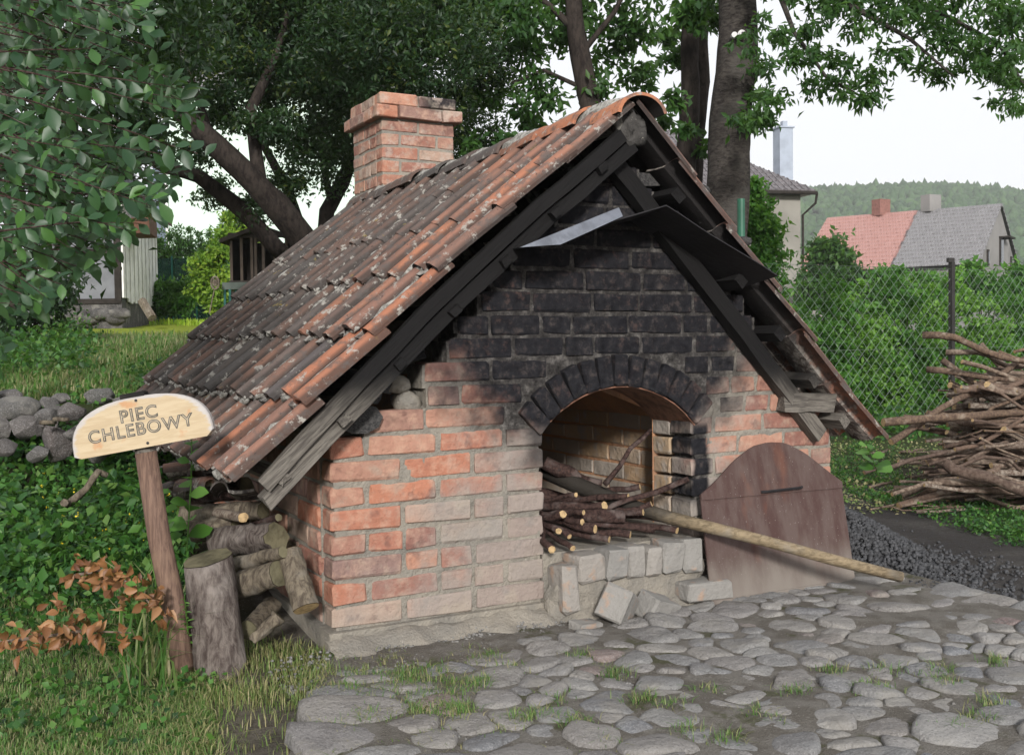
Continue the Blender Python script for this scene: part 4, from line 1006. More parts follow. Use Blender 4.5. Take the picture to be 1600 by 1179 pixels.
M['forest'] = m_leaf('forest_canopy', G((.02, .052, .018), (.035, .08, .026), (.055, .11, .035)), trans=.1, rough=.9)

# ------------------------------------------------------------------ trees
def blobs(lst): return [(dep(px, py, d), tuple(r*d/FPX*np.array(sh))) for (px, py, d, r, sh) in lst]
def tree(name, lab, trunk_paths, bl, nleaf, size, mat, tmat, group=None, **kw):
    first = trunk_paths[0][0]; base_ = np.array(dep(*first[:3])); base_[2] = ground_z(base_[0], base_[1])
    t = empty(name, tuple(base_), lab, 'tree', group)
    for j, path in enumerate(trunk_paths):
        pts = [Vector(dep(*p[:3]))-Vector(base_) for p in path]; rr_ = [p[3]*p[2]/FPX for p in path]
        if j == 0: pts = [Vector((pts[0].x, pts[0].y, -.1))]+pts; rr_ = [rr_[0]*1.25]+rr_
        # subdivide for a less regular stem
        P2 = []; R2_ = []
        for a_ in range(len(pts)-1):
            for s_ in range(3):
                q = pts[a_].lerp(pts[a_+1], s_/3); P2.append(q+Vector((nz(q.x+j, q.z, 0, 1.2), nz(q.z, q.y+j, 4, 1.2), 0))*rr_[a_]*.4); R2_.append(rr_[a_]+(rr_[a_+1]-rr_[a_])*s_/3)
        P2.append(pts[-1]); R2_.append(rr_[-1])
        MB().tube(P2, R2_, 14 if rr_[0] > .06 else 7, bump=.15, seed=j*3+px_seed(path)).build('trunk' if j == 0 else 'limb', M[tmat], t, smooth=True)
    Pn, tn = blob_points(blobs(bl), nleaf, **{k_: v_ for k_, v_ in kw.items() if k_ in ('clump', 'spread', 'shell')})
    kw2 = {k_: v_ for k_, v_ in kw.items() if k_ in ('up', 'asp', 'droop')}
    cr = link('crown', leaf_mesh('crown', Pn-base_, size, tint=tn, **kw2), M[mat], t); cr['kind'] = 'stuff'
    return t
def px_seed(path): return path[0][0]*.01
rd = (1, 1, 1)
# big dark tree with the leaning trunk
bl = []
for (x, y, r) in ((300, 60, 120), (430, 40, 130), (560, 50, 120), (680, 60, 105), (760, 110, 70), (380, 130, 95), (500, 150, 100), (640, 150, 85), (330, -40, 150), (500, -80, 170), (680, -70, 140), (740, 10, 80), (240, 110, 80), (420, 210, 55), (350, 175, 60)):
    bl.append((x, y, rnd.uniform(8.6, 11.5), r, (1, 1.2, .85)))
tree('plum_tree', 'big dark leafy tree with a thick leaning trunk behind the oven roof', [[(500, 430, 10, 26), (470, 372, 9.8, 22), (430, 320, 9.6, 20), (380, 265, 9.4, 18), (310, 205, 9.2, 17), (250, 150, 9.2, 12), (180, 90, 9.2, 7)],
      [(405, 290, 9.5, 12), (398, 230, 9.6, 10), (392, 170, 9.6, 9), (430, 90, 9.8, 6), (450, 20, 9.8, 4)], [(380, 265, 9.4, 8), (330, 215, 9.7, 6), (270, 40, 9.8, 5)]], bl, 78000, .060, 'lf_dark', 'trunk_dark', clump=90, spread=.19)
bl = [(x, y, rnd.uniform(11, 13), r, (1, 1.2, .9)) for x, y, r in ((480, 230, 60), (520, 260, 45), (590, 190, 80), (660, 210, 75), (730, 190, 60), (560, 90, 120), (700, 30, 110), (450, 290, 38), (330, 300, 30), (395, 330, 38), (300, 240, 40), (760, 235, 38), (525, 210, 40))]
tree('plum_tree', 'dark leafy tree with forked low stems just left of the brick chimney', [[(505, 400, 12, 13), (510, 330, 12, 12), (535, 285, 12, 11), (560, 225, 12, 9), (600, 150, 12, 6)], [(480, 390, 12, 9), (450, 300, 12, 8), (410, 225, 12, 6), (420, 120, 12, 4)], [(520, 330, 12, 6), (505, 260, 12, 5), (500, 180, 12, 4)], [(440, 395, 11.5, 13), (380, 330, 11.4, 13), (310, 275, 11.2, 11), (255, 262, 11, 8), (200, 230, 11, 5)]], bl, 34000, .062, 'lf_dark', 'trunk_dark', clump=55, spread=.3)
# cherry trees right of the ridge
bl = [(x, y, rnd.uniform(9.5, 11.5), r, (1, 1, .8)) for x, y, r in ((890, 30, 60), (820, 80, 50), (960, 70, 45), (850, 150, 42), (930, 140, 36), (1000, 120, 32), (990, 20, 50), (880, 200, 26), (800, 30, 50), (1040, 60, 30), (850, -60, 90), (960, -80, 90), (830, 190, 30), (770, 160, 30), (1030, 180, 22), (735, 230, 24), (790, 225, 22))]
tree('cherry_tree', 'dark-stemmed leafy tree rising right behind the roof ridge, sky between its leaves', [[(930, 240, 10, 17), (922, 170, 10, 17), (912, 90, 10, 16), (900, 30, 10, 14), (890, -40, 10, 12)], [(912, 60, 10, 7), (860, 10, 10, 5), (820, -20, 10, 4)], [(905, 90, 10, 5), (960, 20, 10, 4), (985, -30, 10, 3)], [(915, 140, 10, 4), (850, 110, 10, 3), (800, 130, 10, 2)]], bl, 7200, .10, 'lf_mid', 'trunk_dark', clump=32, spread=.3, droop=.7, up=.1)
bl = [(x, y, rnd.uniform(8.6, 10), r, (1, 1, .8)) for x, y, r in ((1080, 20, 40), (1060, 90, 28), (1120, 20, 26), (1050, 150, 22), (1065, 200, 20), (1100, -60, 70), (1105, 230, 16))]
tree('cherry_tree', 'pair of slim dark stems growing close together just left of the thickest trunk', [[(1068, 330, 9.3, 17), (1075, 215, 9.3, 15), (1078, 130, 9.3, 14), (1082, 50, 9.3, 13), (1084, -50, 9.3, 12)], [(1082, 330, 9.6, 15), (1088, 220, 9.6, 12), (1100, 130, 9.6, 12), (1098, 60, 9.6, 10), (1105, -50, 9.6, 9)]], bl, 2000, .10, 'lf_mid', 'trunk_dark', clump=24, spread=.3, droop=.7, up=.1)
bl = []
arcs = [[(1190, 20), (1230, 60), (1270, 120), (1320, 150), (1375, 165)], [(1240, 90), (1300, 80), (1350, 120), (1385, 125)], [(1290, 0), (1340, 50), (1400, 80), (1450, 100), (1500, 135)], [(1350, -10), (1430, 30), (1500, 60), (1560, 100), (1600, 150)], [(1420, 0), (1500, 10), (1570, 50), (1620, 120)], [(1200, -20), (1260, 10), (1330, 10), (1400, 30)], [(1460, 60), (1530, 100), (1590, 120)], [(1178, 150), (1195, 152), (1210, 153)], [(1170, 185), (1185, 190), (1200, 188)], [(1510, -20), (1580, 10), (1640, 60)], [(1165, 60), (1180, 100), (1200, 110)], [(1255, 45), (1290, 50)], [(1560, 160), (1600, 165)]]
for A in arcs:
    for i in range(len(A)-1):
        for t in (0, .33, .66):
            x = A[i][0]+(A[i+1][0]-A[i][0])*t; y = A[i][1]+(A[i+1][1]-A[i][1])*t; bl.append((x+rnd.uniform(-6, 6), y+rnd.uniform(-6, 6), 7.4+rnd.uniform(-.6, .6), rnd.uniform(13, 24), (1.2, 1.2, .7)))
bl += [(1470, 40, 7.5, 45, (1.3, 1, .6)), (1560, 80, 7.5, 42, (1.3, 1, .7)), (1400, 10, 7.5, 42, (1.3, 1, .6)), (1300, -30, 7.5, 60, (1, 1, .6)), (1590, 30, 7.5, 50, (1, 1, 1)), (1480, -60, 7.5, 80, (1.5, 1, .7)), (1200, -60, 7.5, 50, (1, 1, .7))]
ct = tree('cherry_tree', 'thick ringed grey trunk right of the roof with branches arching over the houses', [[(1128, 420, 8, 36), (1135, 300, 8, 33), (1143, 190, 8, 32), (1150, 80, 8, 31), (1158, 0, 8, 29), (1165, -120, 8, 26)],
      [(1160, -60, 8, 12), (1230, -40, 7.6, 8), (1330, 10, 7.5, 5), (1420, 60, 7.5, 3), (1490, 120, 7.4, 1.5)], [(1200, -60, 7.8, 6), (1240, 50, 7.6, 3.5), (1290, 120, 7.5, 2.5), (1370, 165, 7.4, 1.5)], [(1300, -50, 7.7, 6), (1450, 10, 7.5, 4), (1560, 70, 7.5, 3), (1610, 150, 7.5, 1.5)], [(1170, 130, 8, 3), (1195, 108, 7.9, 1.5)]], bl, 7600, .070, 'lf_mid', 'trunk', clump=20, spread=.42, droop=.9, up=.05, asp=.36)
# white tag on the trunk
q = Vector(dep(1158, 55, 7.78)); t_ = Vector(FW); lamp = MB(); lamp.tube([q+t_*.02, q-t_*.03], .03, 14); lamp.tube([q-t_*.03, q-t_*.045], .02, 14); lamp.tube([q-t_*.045, q-t_*.05], .009, 10, mi=1)
lamp.tube([q+Vector(RT)*-.05+t_*.03, q+Vector(RT)*-.05-t_*.01], .022, 10)
o = lamp.build('insulator', [m_plain('white_porcelain', (.5, .5, .5), .5), M['sheet_dark']]); tag(o, 'round pale fitting screwed to the thickest tree trunk near the top edge', 'fitting')

# ------------------------------------------------------------------ foreground branch at the left
def big_leaf_mesh(curl):
    V = []; F_ = []; n_ = 5
    wd = (0, .62, 1, .78, 0)
    for i in range(n_):
        t = i/(n_-1); w = wd[i]*.27; z = -.10*curl*t*t+.03*math.sin(t*3)
        V += [(t, -w, z+.06*wd[i]), (t, 0, z), (t, w, z+.06*wd[i]+.02*curl)]
    for i in range(n_-1):
        for j in (0, 1): F_.append((i*3+j, (i+1)*3+j, (i+1)*3+j+1, i*3+j+1))
    me = bpy.data.meshes.new('leaf'); me.from_pydata(V, [], F_); me.polygons.foreach_set('use_smooth', [True]*len(F_)); me.update(); return me
BL = [big_leaf_mesh(c_) for c_ in (.3, 1., 1.8, -.5)]
for m_ in BL: m_.materials.append(M['lf_near_obj'])
near = empty('cherry_branch', tuple(dep(-260, 60, 3.6)), 'leafy drooping tree branches with large green leaves filling the upper left corner', 'tree branches'); nb = np.array(near.location)
def bound(y): return float(np.interp(y, [-80, 0, 100, 180, 235, 290, 350, 400, 450, 500, 560], [330, 245, 275, 330, 345, 290, 240, 175, 115, 40, 15]))
leaves = []; tw = MB()
for i in range(165):
    y0 = rnd.uniform(-150, 520); x0 = rnd.uniform(-140, 40); dd = rnd.uniform(2.7, 4.3); slope_ = rnd.uniform(-.15, .75); Lp = rnd.uniform(140, 400)
    if i < 12: y0 = 40+i*32; x0 = -40; Lp = 420; dd = rnd.uniform(2.7, 3.2); slope_ = rnd.uniform(.1, .4)
    pts = []; x, y = x0, y0
    st_ = 12
    dx = math.cos(math.atan(slope_)); dy = math.sin(math.atan(slope_)); nst = int(Lp/st_)
    for s_ in range(nst):
        if x > bound(y)-14: break
        pts.append(dep(x, y, dd+.1*nz(s_*.1, i))); x += dx*st_; y += dy*st_+.4*s_*.1+2.5*nz(s_*.4, i)
    if len(pts) < 5: continue
    tw.tube([Vector(p)-Vector(nb) for p in pts[::2]], [.0028-.002*j/len(pts[::2]) for j in range(len(pts[::2]))], 5, cap=False)
    for s_ in range(1, len(pts)):
        if rnd.random() < .12: continue
        dr = Vector(pts[s_])-Vector(pts[s_-1]); dr.normalize(); sd_ = 1 if s_ % 2 else -1
        d_ = (dr*.7+Vector(UP)*sd_*.75+Vector((rnd.uniform(-.5, .5), rnd.uniform(-.5, .5), rnd.uniform(-.5, .15)))).normalized()
        nn = (-Vector(FW)*.75+Vector((rnd.uniform(-.6, .6), rnd.uniform(-.6, .6), rnd.uniform(0, 1.0)))); nn = (nn-d_*nn.dot(d_)).normalized()
        px_ = (np.array(pts[s_])); depth_ = float((px_-CAM)@FW); sx = float((px_-CAM)@RT)/depth_*FPX+800
        leaves.append((Vector(pts[s_]), d_, nn, rnd.choice((.030, .042, .05, .056, .066))*rnd.uniform(.85, 1.1), depth_, sx))
twg = tw.build('twig', M['bark_dark'], near)
leaves.sort(key=lambda q: (q[5] < 6, q[4]-q[3]*8))
MBL = MB(); tl = []
for i, (p, d_, nn, s_, dp, sx) in enumerate(leaves):
    m = Matrix((d_, nn.cross(d_), nn)).transposed().to_4x4() @ Matrix.Scale(s_, 4); m.translation = p-Vector(nb)
    if i < 300:
        o = bpy.data.objects.new('leaf', rnd.choice(BL)); COL.objects.link(o); o.parent = near; o.matrix_local = m
    else:
        b_ = rnd.choice(BL); MBL.add([m @ v_.co for v_ in b_.vertices], [tuple(p_.vertices) for p_ in b_.polygons]); tl += [rnd.random()]*len(b_.vertices)
mm = MBL.mesh('foliage', True); a_ = mm.attributes.new('tint', 'FLOAT', 'POINT'); a_.data.foreach_set('value', tl)
o = link('foliage', mm, M['lf_near'], near); o['kind'] = 'stuff'
# deeper foliage behind that branch
Pn, tn = blob_points(blobs([(60, 120, 5.2, 150, rd), (190, 60, 5.6, 140, rd), (40, 330, 5.2, 120, rd), (150, 240, 5.5, 110, rd), (80, -60, 5.5, 200, rd), (220, 180, 5.8, 80, rd), (260, -30, 5.8, 120, rd)]), 12000, clump=50, spread=.3)
t = empty('shrub_tree', tuple(dep(-60, 700, 5.6)), 'dark shaded shrub crown behind the large-leaved branches at the upper left', 'tree'); tb = np.array(t.location)
MB().tube([Vector((0, 0, -.3)), Vector((.1, .1, .6)), Vector((.2, .1, 1.6)), Vector((.35, .2, 2.4))], [.07, .06, .05, .02], 10, bump=.2).build('trunk', M['trunk_dark'], t, smooth=True)
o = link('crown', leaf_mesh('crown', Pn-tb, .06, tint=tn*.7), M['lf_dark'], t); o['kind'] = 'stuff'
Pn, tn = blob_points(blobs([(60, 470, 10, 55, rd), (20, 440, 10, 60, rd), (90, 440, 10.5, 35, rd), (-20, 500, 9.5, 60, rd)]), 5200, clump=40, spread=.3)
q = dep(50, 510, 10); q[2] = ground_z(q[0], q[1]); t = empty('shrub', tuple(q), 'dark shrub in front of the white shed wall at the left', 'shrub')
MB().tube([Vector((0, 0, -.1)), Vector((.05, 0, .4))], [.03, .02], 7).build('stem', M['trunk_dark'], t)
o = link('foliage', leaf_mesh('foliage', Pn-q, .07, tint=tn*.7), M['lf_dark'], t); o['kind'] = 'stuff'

# ------------------------------------------------------------------ fence, hedge
fenA = Vector(dep(1175, 350, 10.4)); fenA.z = 0; fenB = Vector(dep(1487, 500, 11.8)); fenB.z = 0
fd = (fenB-fenA).normalized(); fen = empty('wire_fence', tuple(fenA), 'chain-link fence on dark and green posts in front of the hedge', 'fence')
FL = 7.; FH = 1.72; step_ = .135
mw = MB()
def seg(a_, b_, r_): mw.tube([a_, b_], r_, 3, cap=False)
s_ = -FH
while s_ < FL:
    for sg in (1, -1):
        lo_, hi_ = (s_, s_+FH)
        t0, t1 = max(0, lo_), min(FL, hi_)
        if t1 > t0:
            if sg > 0: a_ = fd*t0+Vector((0, 0, .06+(t0-s_))); b_ = fd*t1+Vector((0, 0, .06+(t1-s_)))
            else: a_ = fd*t0+Vector((0, 0, .06+FH-(t0-s_))); b_ = fd*t1+Vector((0, 0, .06+FH-(t1-s_)))
            seg(a_, b_, .0021)
    s_ += step_
for z in (.06, .9, FH+.06): seg(Vector((0, 0, z)), fd*FL+Vector((0, 0, z)), .0022)
o = mw.build('wire_mesh', m_plain('galvanised_wire', (.17, .21, .18), .6, .3, .1), fen); o['kind'] = 'stuff'
Lm = (fenB-fenA).length
g5 = Vector(dep(1158, 350, 6.6))-fenA; MB().tube([(g5.x, g5.y, -.2), (g5.x, g5.y, float(dep(1158, 311, 6.6)[2]))], .024, 10).build('post', m_plain('green_post_paint', (.02, .10, .06), .5, .4), fen)
pb = MB(); c0 = fd*Lm; pb.box((c0.x, c0.y, .84), (.05, .05, 2.04)); pb.box((c0.x-.02, c0.y, 1.88), (.10, .03, .05)); pb.build('post', m_plain('black_post_paint', (.03, .028, .027), .6, .3), fen)
for w_ in (Lm/2-.6, Lm+4.5): MB().tube([fd*w_+Vector((0, 0, -.1)), fd*w_+Vector((0, 0, 1.8))], .02, 8).build('post', m_plain('green_post_dull', (.03, .08, .05), .6, .3), fen) if w_ > Lm else None
side = Vector((-fd.y, fd.x, 0)).normalized()
if side.dot(Vector(FW)) < 0: side = -side
hl = ['tall lush hedge bush right behind the roof edge and the fence', 'darker hedge bush second from the roof behind the fence', 'bright yellow-green hedge bush in the middle of the fence', 'mid-green hedge bush just left of the dark fence post', 'leafy hedge bush right behind the dark fence post', 'hedge bush with round leaves above the brushwood pile', 'last hedge bush at the right edge behind the brushwood']
hb = [(1225, 520, 11.6, 60, 1.42), (1285, 500, 12, 60, 1.55), (1340, 505, 12.4, 58, 1.6), (1400, 500, 12.8, 58, 1.6), (1460, 500, 13.2, 55, 1.5), (1530, 490, 13.8, 55, 1.75), (1600, 500, 14.5, 60, 1.65), (1680, 500, 15, 60, 1.6)]
for i, (px, py, d, r_, hh) in enumerate(hb):
    q = dep(px, py, d); q[2] = ground_z(q[0], q[1]); t = empty('hedge_bush', tuple(q), hl[min(i, 6)] if i < 7 else 'hedge bush beyond the right edge of the picture', 'hedge bush', 'hedge along the wire fence')
    rw = r_*d/FPX
    bl = [(np.array([rnd.uniform(-.6, .6)*rw, rnd.uniform(-.3, .3)*rw, hh*f_*rnd.uniform(.9, 1.12)]), (rw*w_, rw*w_, hh*.26)) for f_, w_ in ((.2, 1.), (.42, 1.), (.62, .95), (.80, .75), (.9, .5), (.5, 1.), (.3, 1.))]
    Pn, tn = blob_points(bl, 9500, clump=60, spread=.17, shell=.5); tn = np.clip(tn+(.35 if i in (2, 4, 5) else .0), 0, 1)
    for j in range(5): MB().tube([Vector((rnd.uniform(-.2, .2), rnd.uniform(-.1, .1), -.05)), Vector((rnd.uniform(-.3, .3), rnd.uniform(-.1, .1), hh*.8))], [.015, .006], 5).build('stem', M['trunk_dark'], t)
    o = link('foliage', leaf_mesh('foliage', Pn, .062, tint=tn, asp=.6, up=.6), M['lf_hedge'], t); o['kind'] = 'stuff'
def bush(name, lab, cat, px, py, d, bl, nl, size, mat, group=None, stem=True, **kw):
    q = dep(px, py, d); q[2] = ground_z(q[0], q[1]); t = empty(name, tuple(q), lab, cat, group)
    Pn, tn = blob_points(blobs(bl), nl, **kw)
    if stem: MB().tube([Vector((0, 0, -.1)), Vector((.03, 0, .5))], [.05, .03], 7).build('stem', M['trunk_dark'], t)
    o = link('foliage', leaf_mesh('foliage', Pn-q, size, tint=tn, asp=.55), M[mat], t); o['kind'] = 'stuff'; return t
bush('conifer_shrub', 'bright green conifer shrub right of the thick trunk against the grey house', 'shrub', 1185, 420, 11, [(1180, 300, 11, 16, (1, 1, 1.2)), (1185, 330, 11, 24, rd), (1190, 365, 11, 28, rd), (1195, 400, 11, 30, rd), (1175, 350, 11, 22, rd), (1190, 440, 11, 40, rd)], 5200, .075, 'lf_hedge', clump=25, spread=.3)
bush('small_tree', 'small round tree before the pink roof', 'tree', 1300, 440, 34, [(1300, 385, 34, 26, rd), (1285, 400, 34, 24, rd), (1318, 405, 34, 22, rd), (1300, 430, 34, 38, rd), (1275, 450, 34, 35, rd), (1330, 450, 34, 35, rd)], 5000, .22, 'lf_mid', clump=30, spread=.25)
for i, (px, py, d) in enumerate(((1385, 432, 30), (1450, 440, 30), (1520, 425, 26), (1590, 430, 26))):
    bush('garden_bush', ['loose garden bush before the eave of the slate-grey roof', 'low bush below the white window of the far house', 'tall leafy bush top left of the far gable wall', 'leafy bush top at the right edge before the far gable wall'][i], 'bush', px, py+30, d, [(px, py+12, d, 26, rd), (px-15, py+35, d, 30, rd), (px+18, py+32, d, 30, rd)], 2500, .18, 'lf_hedge', clump=22, spread=.3)

# ------------------------------------------------------------------ far houses
M['plaster'] = m_plain('grey_render', (.25, .238, .212), .9, .1, 0, .12, .8, .2); M['plaster2'] = m_plain('stained_render', (.24, .232, .225), .9, .1, 0, .16, .5, .2)
def roof_mat(name, a, b, sc, bump=.6):
    k = NM(name, .7, .3); v = k.obj(); t = k.n('TexBrick'); k.l(v, t.inputs[0]); t.inputs['Scale'].default_value = sc; t.inputs['Color1'].default_value = (*a, 1); t.inputs['Color2'].default_value = (*b, 1); t.inputs['Mortar'].default_value = (*[x*.55 for x in b], 1); t.inputs['Mortar Size'].default_value = .03
    c = k.mix(k.step(k.noise(.9, 5), .45, .7, 0., .4), t.outputs[0], b); k.bump(t.outputs['Fac'], -bump, .05); return k.color(c)
M['roof_grey'] = roof_mat('grey_cement_tiles', (.25, .245, .25), (.19, .185, .19), 2.2); M['roof_pink'] = roof_mat('faded_red_tiles', (.42, .24, .215), (.37, .20, .175), 2.2); M['roof_brown'] = roof_mat('glossy_brown_tiles', (.165, .15, .155), (.105, .095, .10), 3.2)
M['roof_brown'].node_tree.nodes['Principled BSDF'].inputs['Roughness'].default_value = .35
M['glass'] = m_plain('window_glass', (.03, .035, .045), .15, .5); M['white'] = m_plain('white_paint', (.72, .72, .70), .6, .3, 0, .05); M['zinc'] = m_plain('zinc_cladding', (.34, .38, .45), .5, .4, .2, .08, 3); M['dark'] = m_plain('dark_wood', (.035, .030, .027), .9, .1, 0, .2); M['brickred'] = m_plain('red_flue_brick', (.24, .12, .10), .9)
# grey house with hip roof
d = 38.; z0 = .0
cR = Vector(dep(1251, 400, d)); rt = Vector((RT[0], RT[1], 0)).normalized(); fwd = Vector((FW[0], FW[1], 0)).normalized()
ax = (rt*.97+fwd*.24).normalized(); ay = Vector((-ax.y, ax.x, 0))
zw = float(dep(1251, 304, d)[2]); Wd, Dp = 9.5, 8.5
gh = empty('grey_house', (cR.x, cR.y, 0), 'tall grey rendered house with a brown hipped roof right of the trees', 'house')
def quadbox(mb, o_, a_, b_, h0, h1):
    c = [o_, o_+a_, o_+a_+b_, o_+b_]; mb.add([(*p.xy, h0) for p in c]+[(*p.xy, h1) for p in c], [(0, 3, 2, 1), (4, 5, 6, 7), (0, 1, 5, 4), (1, 2, 6, 5), (2, 3, 7, 6), (3, 0, 4, 7)]); return mb
O0 = Vector((0, 0, 0)); quadbox(MB(), O0, -ax*Wd, ay*Dp, 0, zw).build('wall', M['plaster'], gh)
e = .38; c = [ax*e-ay*e, -ax*(Wd+e)-ay*e, -ax*(Wd+e)+ay*(Dp+e), ax*e+ay*(Dp+e)]; pkR = -ax*3.6+ay*Dp/2; pkL = -ax*(Wd-3.6)+ay*Dp/2; zr = zw+3.1
rm = MB().add([(*p.xy, zw-.02) for p in c]+[(*p.xy, zw+.12) for p in c]+[(*pkR.xy, zr), (*pkL.xy, zr)], [(0, 3, 2, 1)]+[(i, (i+1) % 4, 4+(i+1) % 4, 4+i) for i in range(4)]+[(4, 5, 9, 8), (5, 6, 9), (6, 7, 8, 9), (7, 4, 8)])
rf = rm.build('roof', M['roof_brown'], gh)
# raised tile ribs on the roof face towards the viewer
rb = MB()
for i in range(46):
    t = i/45; a_ = c[0].lerp(c[1], t); b_ = None
    top = pkR if t*(Wd+2*e) < 3.98 else (pkL if t*(Wd+2*e) > Wd+2*e-3.98 else None)
    tt = t*(Wd+2*e)
    f_ = min(1, tt/3.98, (Wd+2*e-tt)/3.98)
    p0 = Vector((*a_.xy, zw+.125)); p1 = Vector((*(a_+ay*(Dp/2+e)*f_).xy, zw+.13+(zr-zw-.12)*f_)); rb.tube([p0, p1], .03, 4, cap=False)
for j in range(1, 16):
    f_ = j/16; p0 = (c[0]+ay*(Dp/2+e)*f_-ax*3.98*f_); p1 = c[1]+ay*(Dp/2+e)*f_+ax*3.98*f_; z = zw+.13+(zr-zw-.12)*f_; rb.tube([Vector((*p0.xy, z)), Vector((*p1.xy, z))], .028, 3, cap=False)
rb.build('tile_ribs', M['roof_brown'], rf)
chq = Vector(dep(1229, 262, d+3))-Vector((cR.x, cR.y, 0)); zc = float(dep(1229, 200, d+3)[2])
quadbox(MB(), Vector((*chq.xy, 0))-ax*.28, ax*.56, ay*.56, zw+.3, zc).build('chimney', M['zinc'], gh); quadbox(MB(), Vector((*chq.xy, 0))-ax*.33-ay*.05, ax*.66, ay*.66, zc, zc+.06).build('chimney_cap', M['zinc'], gh); quadbox(MB(), Vector((*chq.xy, 0))-ax*.1+ay*.1, ax*.2, ay*.2, zc+.06, zc+.28).build('flue', M['zinc'], gh)
g0 = ax*.42-ay*.42; MB().tube([Vector((*(g0-ax*10).xy, zw)), Vector((*g0.xy, zw))], .07, 6).build('gutter', M['dark'], gh)
MB().tube([Vector((*g0.xy, zw)), Vector((*(g0+ay*.1).xy, zw-.35)), Vector((*(ax*.05-ay*.07).xy, zw-.75)), Vector((*(ax*.05-ay*.07).xy, 0))], .05, 6).build('downpipe', M['dark'], gh)
for wx in (2.6, 5.6): quadbox(MB(), -ax*(wx+.9)-ay*.03, ax*.9, ay*.06, 4.2, 5.5).build('window', M['glass'], gh)
# twin houses, pink and slate roofs
A = Vector(dep(1562, 318, 55)); RL = Vector(dep(1430, 326, 57.3)); RLL = Vector(dep(1293, 340, 60.5)); E1 = Vector(dep(1524, 412, 51.5))
rv = RL-A; rv.z = 0; rv2 = RLL-A; rv2.z = 0; dirr = rv2.normalized(); lenA = rv.length; lenB = rv2.length
perp = Vector((-dirr.y, dirr.x, 0)); off = (E1-A); half_w = abs(off.dot(perp)); 
if perp.dot(Vector((CAM[0], CAM[1], 0))-A) < 0: perp = -perp
half_w = max(4.2, half_w); ez = E1.z; az = A.z
def gable_house(name, lab, s0, s1, rmat, wall, wins=True, gabwins=False, flue=None):
    o0 = A.copy(); o0.z = 0; base_ = o0+dirr*s0; t = empty(name, (base_.x, base_.y, 0), lab, 'house'); L_ = s1-s0
    f = lambda s__, w_, z: tuple((dirr*s__+perp*w_+Vector((0, 0, z))))
    hw_ = half_w-.3; ezw = ez-.05
    V = [f(0, hw_, 0), f(L_, hw_, 0), f(L_, -hw_, 0), f(0, -hw_, 0), f(0, hw_, ezw), f(L_, hw_, ezw), f(L_, -hw_, ezw), f(0, -hw_, ezw), f(0, 0, az-.15), f(L_, 0, az-.15)]
    MB().add(V, [(0, 1, 5, 4), (1, 2, 6, 9, 5), (2, 3, 7, 6), (3, 0, 4, 8, 7)]).build('wall', wall, t)
    for sg in (1, -1):
        ro = MB(); nrow = 15; dzz = (ez-az)/nrow; dw = half_w*1.04/nrow
        for r_ in range(nrow):
            w0, w1 = sg*dw*r_, sg*dw*(r_+1); z0_ = az+dzz*r_; z1_ = az+dzz*(r_+1)
            ro.add([f(-.12, w0, z0_), f(L_, w0, z0_), f(L_, w1, z1_+.05), f(-.12, w1, z1_+.05), f(-.12, w1, z1_-.01), f(L_, w1, z1_-.01), f(-.12, w0, z0_-.12), f(L_, w0, z0_-.12)], [(0, 1, 2, 3), (3, 2, 5, 4), (0, 3, 4, 6), (1, 7, 5, 2), (4, 5, 7, 6)])
        ro.build('roof', rmat, t)
    if flue:
        q = f(flue[0], 0, 0); MB().box((q[0], q[1], az+.3), (flue[1], .6, .9)).build('chimney', flue[2], t)
    if wins:
        for s__ in np.arange(1.6, L_-1.5, 2.9):
            p = f(s__, hw_+.03, 0); m3 = Matrix((dirr, perp, Vector((0, 0, 1)))).transposed()
            w_ = MB().box((p[0], p[1], ez-1.35), (1.0, .10, 1.3), m3).build('window', M['white'], t)
            for dx in (-.24, .24): MB().box((p[0]+dirr.x*dx+perp.x*.04, p[1]+dirr.y*dx+perp.y*.04, ez-1.35), (.36, .06, 1.1), m3).build('pane', M['glass'], w_)
    if gabwins:
        m3 = Matrix((perp, dirr, Vector((0, 0, 1)))).transposed()
        for (w_, z, sx, sz) in ((hw_*.62, ez+.4, .35, .8), (-hw_*.02-.2, ez+.9, .75, 1.5), (-hw_*.62, ez+.3, .3, .9)):
            p = f(-.02, w_, z); fr_ = MB().box(p, (sx, .10, sz), m3).build('window', M['dark'], t); q = f(-.06, w_, z); MB().box(q, (sx-.18, .06, sz-.2), m3).build('pane', M['glass'], fr_)
        p = f(-.25, -.6, az-1.75); MB().box(p, (1.5, .5, .08), m3).build('balcony', M['dark'], t)
    return t
gable_house('far_house', 'far house with stained grey gable and slate-grey tiled roof', 0, lenA, M['roof_grey'], M['plaster2'], True, True, (lenA*.82, .9, M['plaster2']))
gable_house('far_house', 'far house with the faded pink-red tiled roof adjoining the grey one', lenA+.02, lenB, M['roof_pink'], M['plaster'], True, False, (1.9, .8, M['brickred']))
q = Vector(dep(1262, 420, 75)); t = empty('far_house', (q.x, q.y, 0), 'tiny far roof peeking between the grey house and the pink roof', 'house'); quadbox(MB(), O0-ax*3, ax*6, ay*6, 0, 4.2).build('wall', M['plaster'], t); MB().add([(*(ax*-3.3).xy, 4.1), (*(ax*3.3).xy, 4.1), (*(ax*3.3+ay*6).xy, 4.1), (*(ax*-3.3+ay*6).xy, 4.1), (*(ax*-3.3+ay*3).xy, 6.6), (*(ax*3.3+ay*3).xy, 6.6)], [(0, 1, 5, 4), (3, 4, 5, 2), (0, 4, 3), (1, 2, 5), (0, 3, 2, 1)]).build('roof', M['roof_pink'], t)

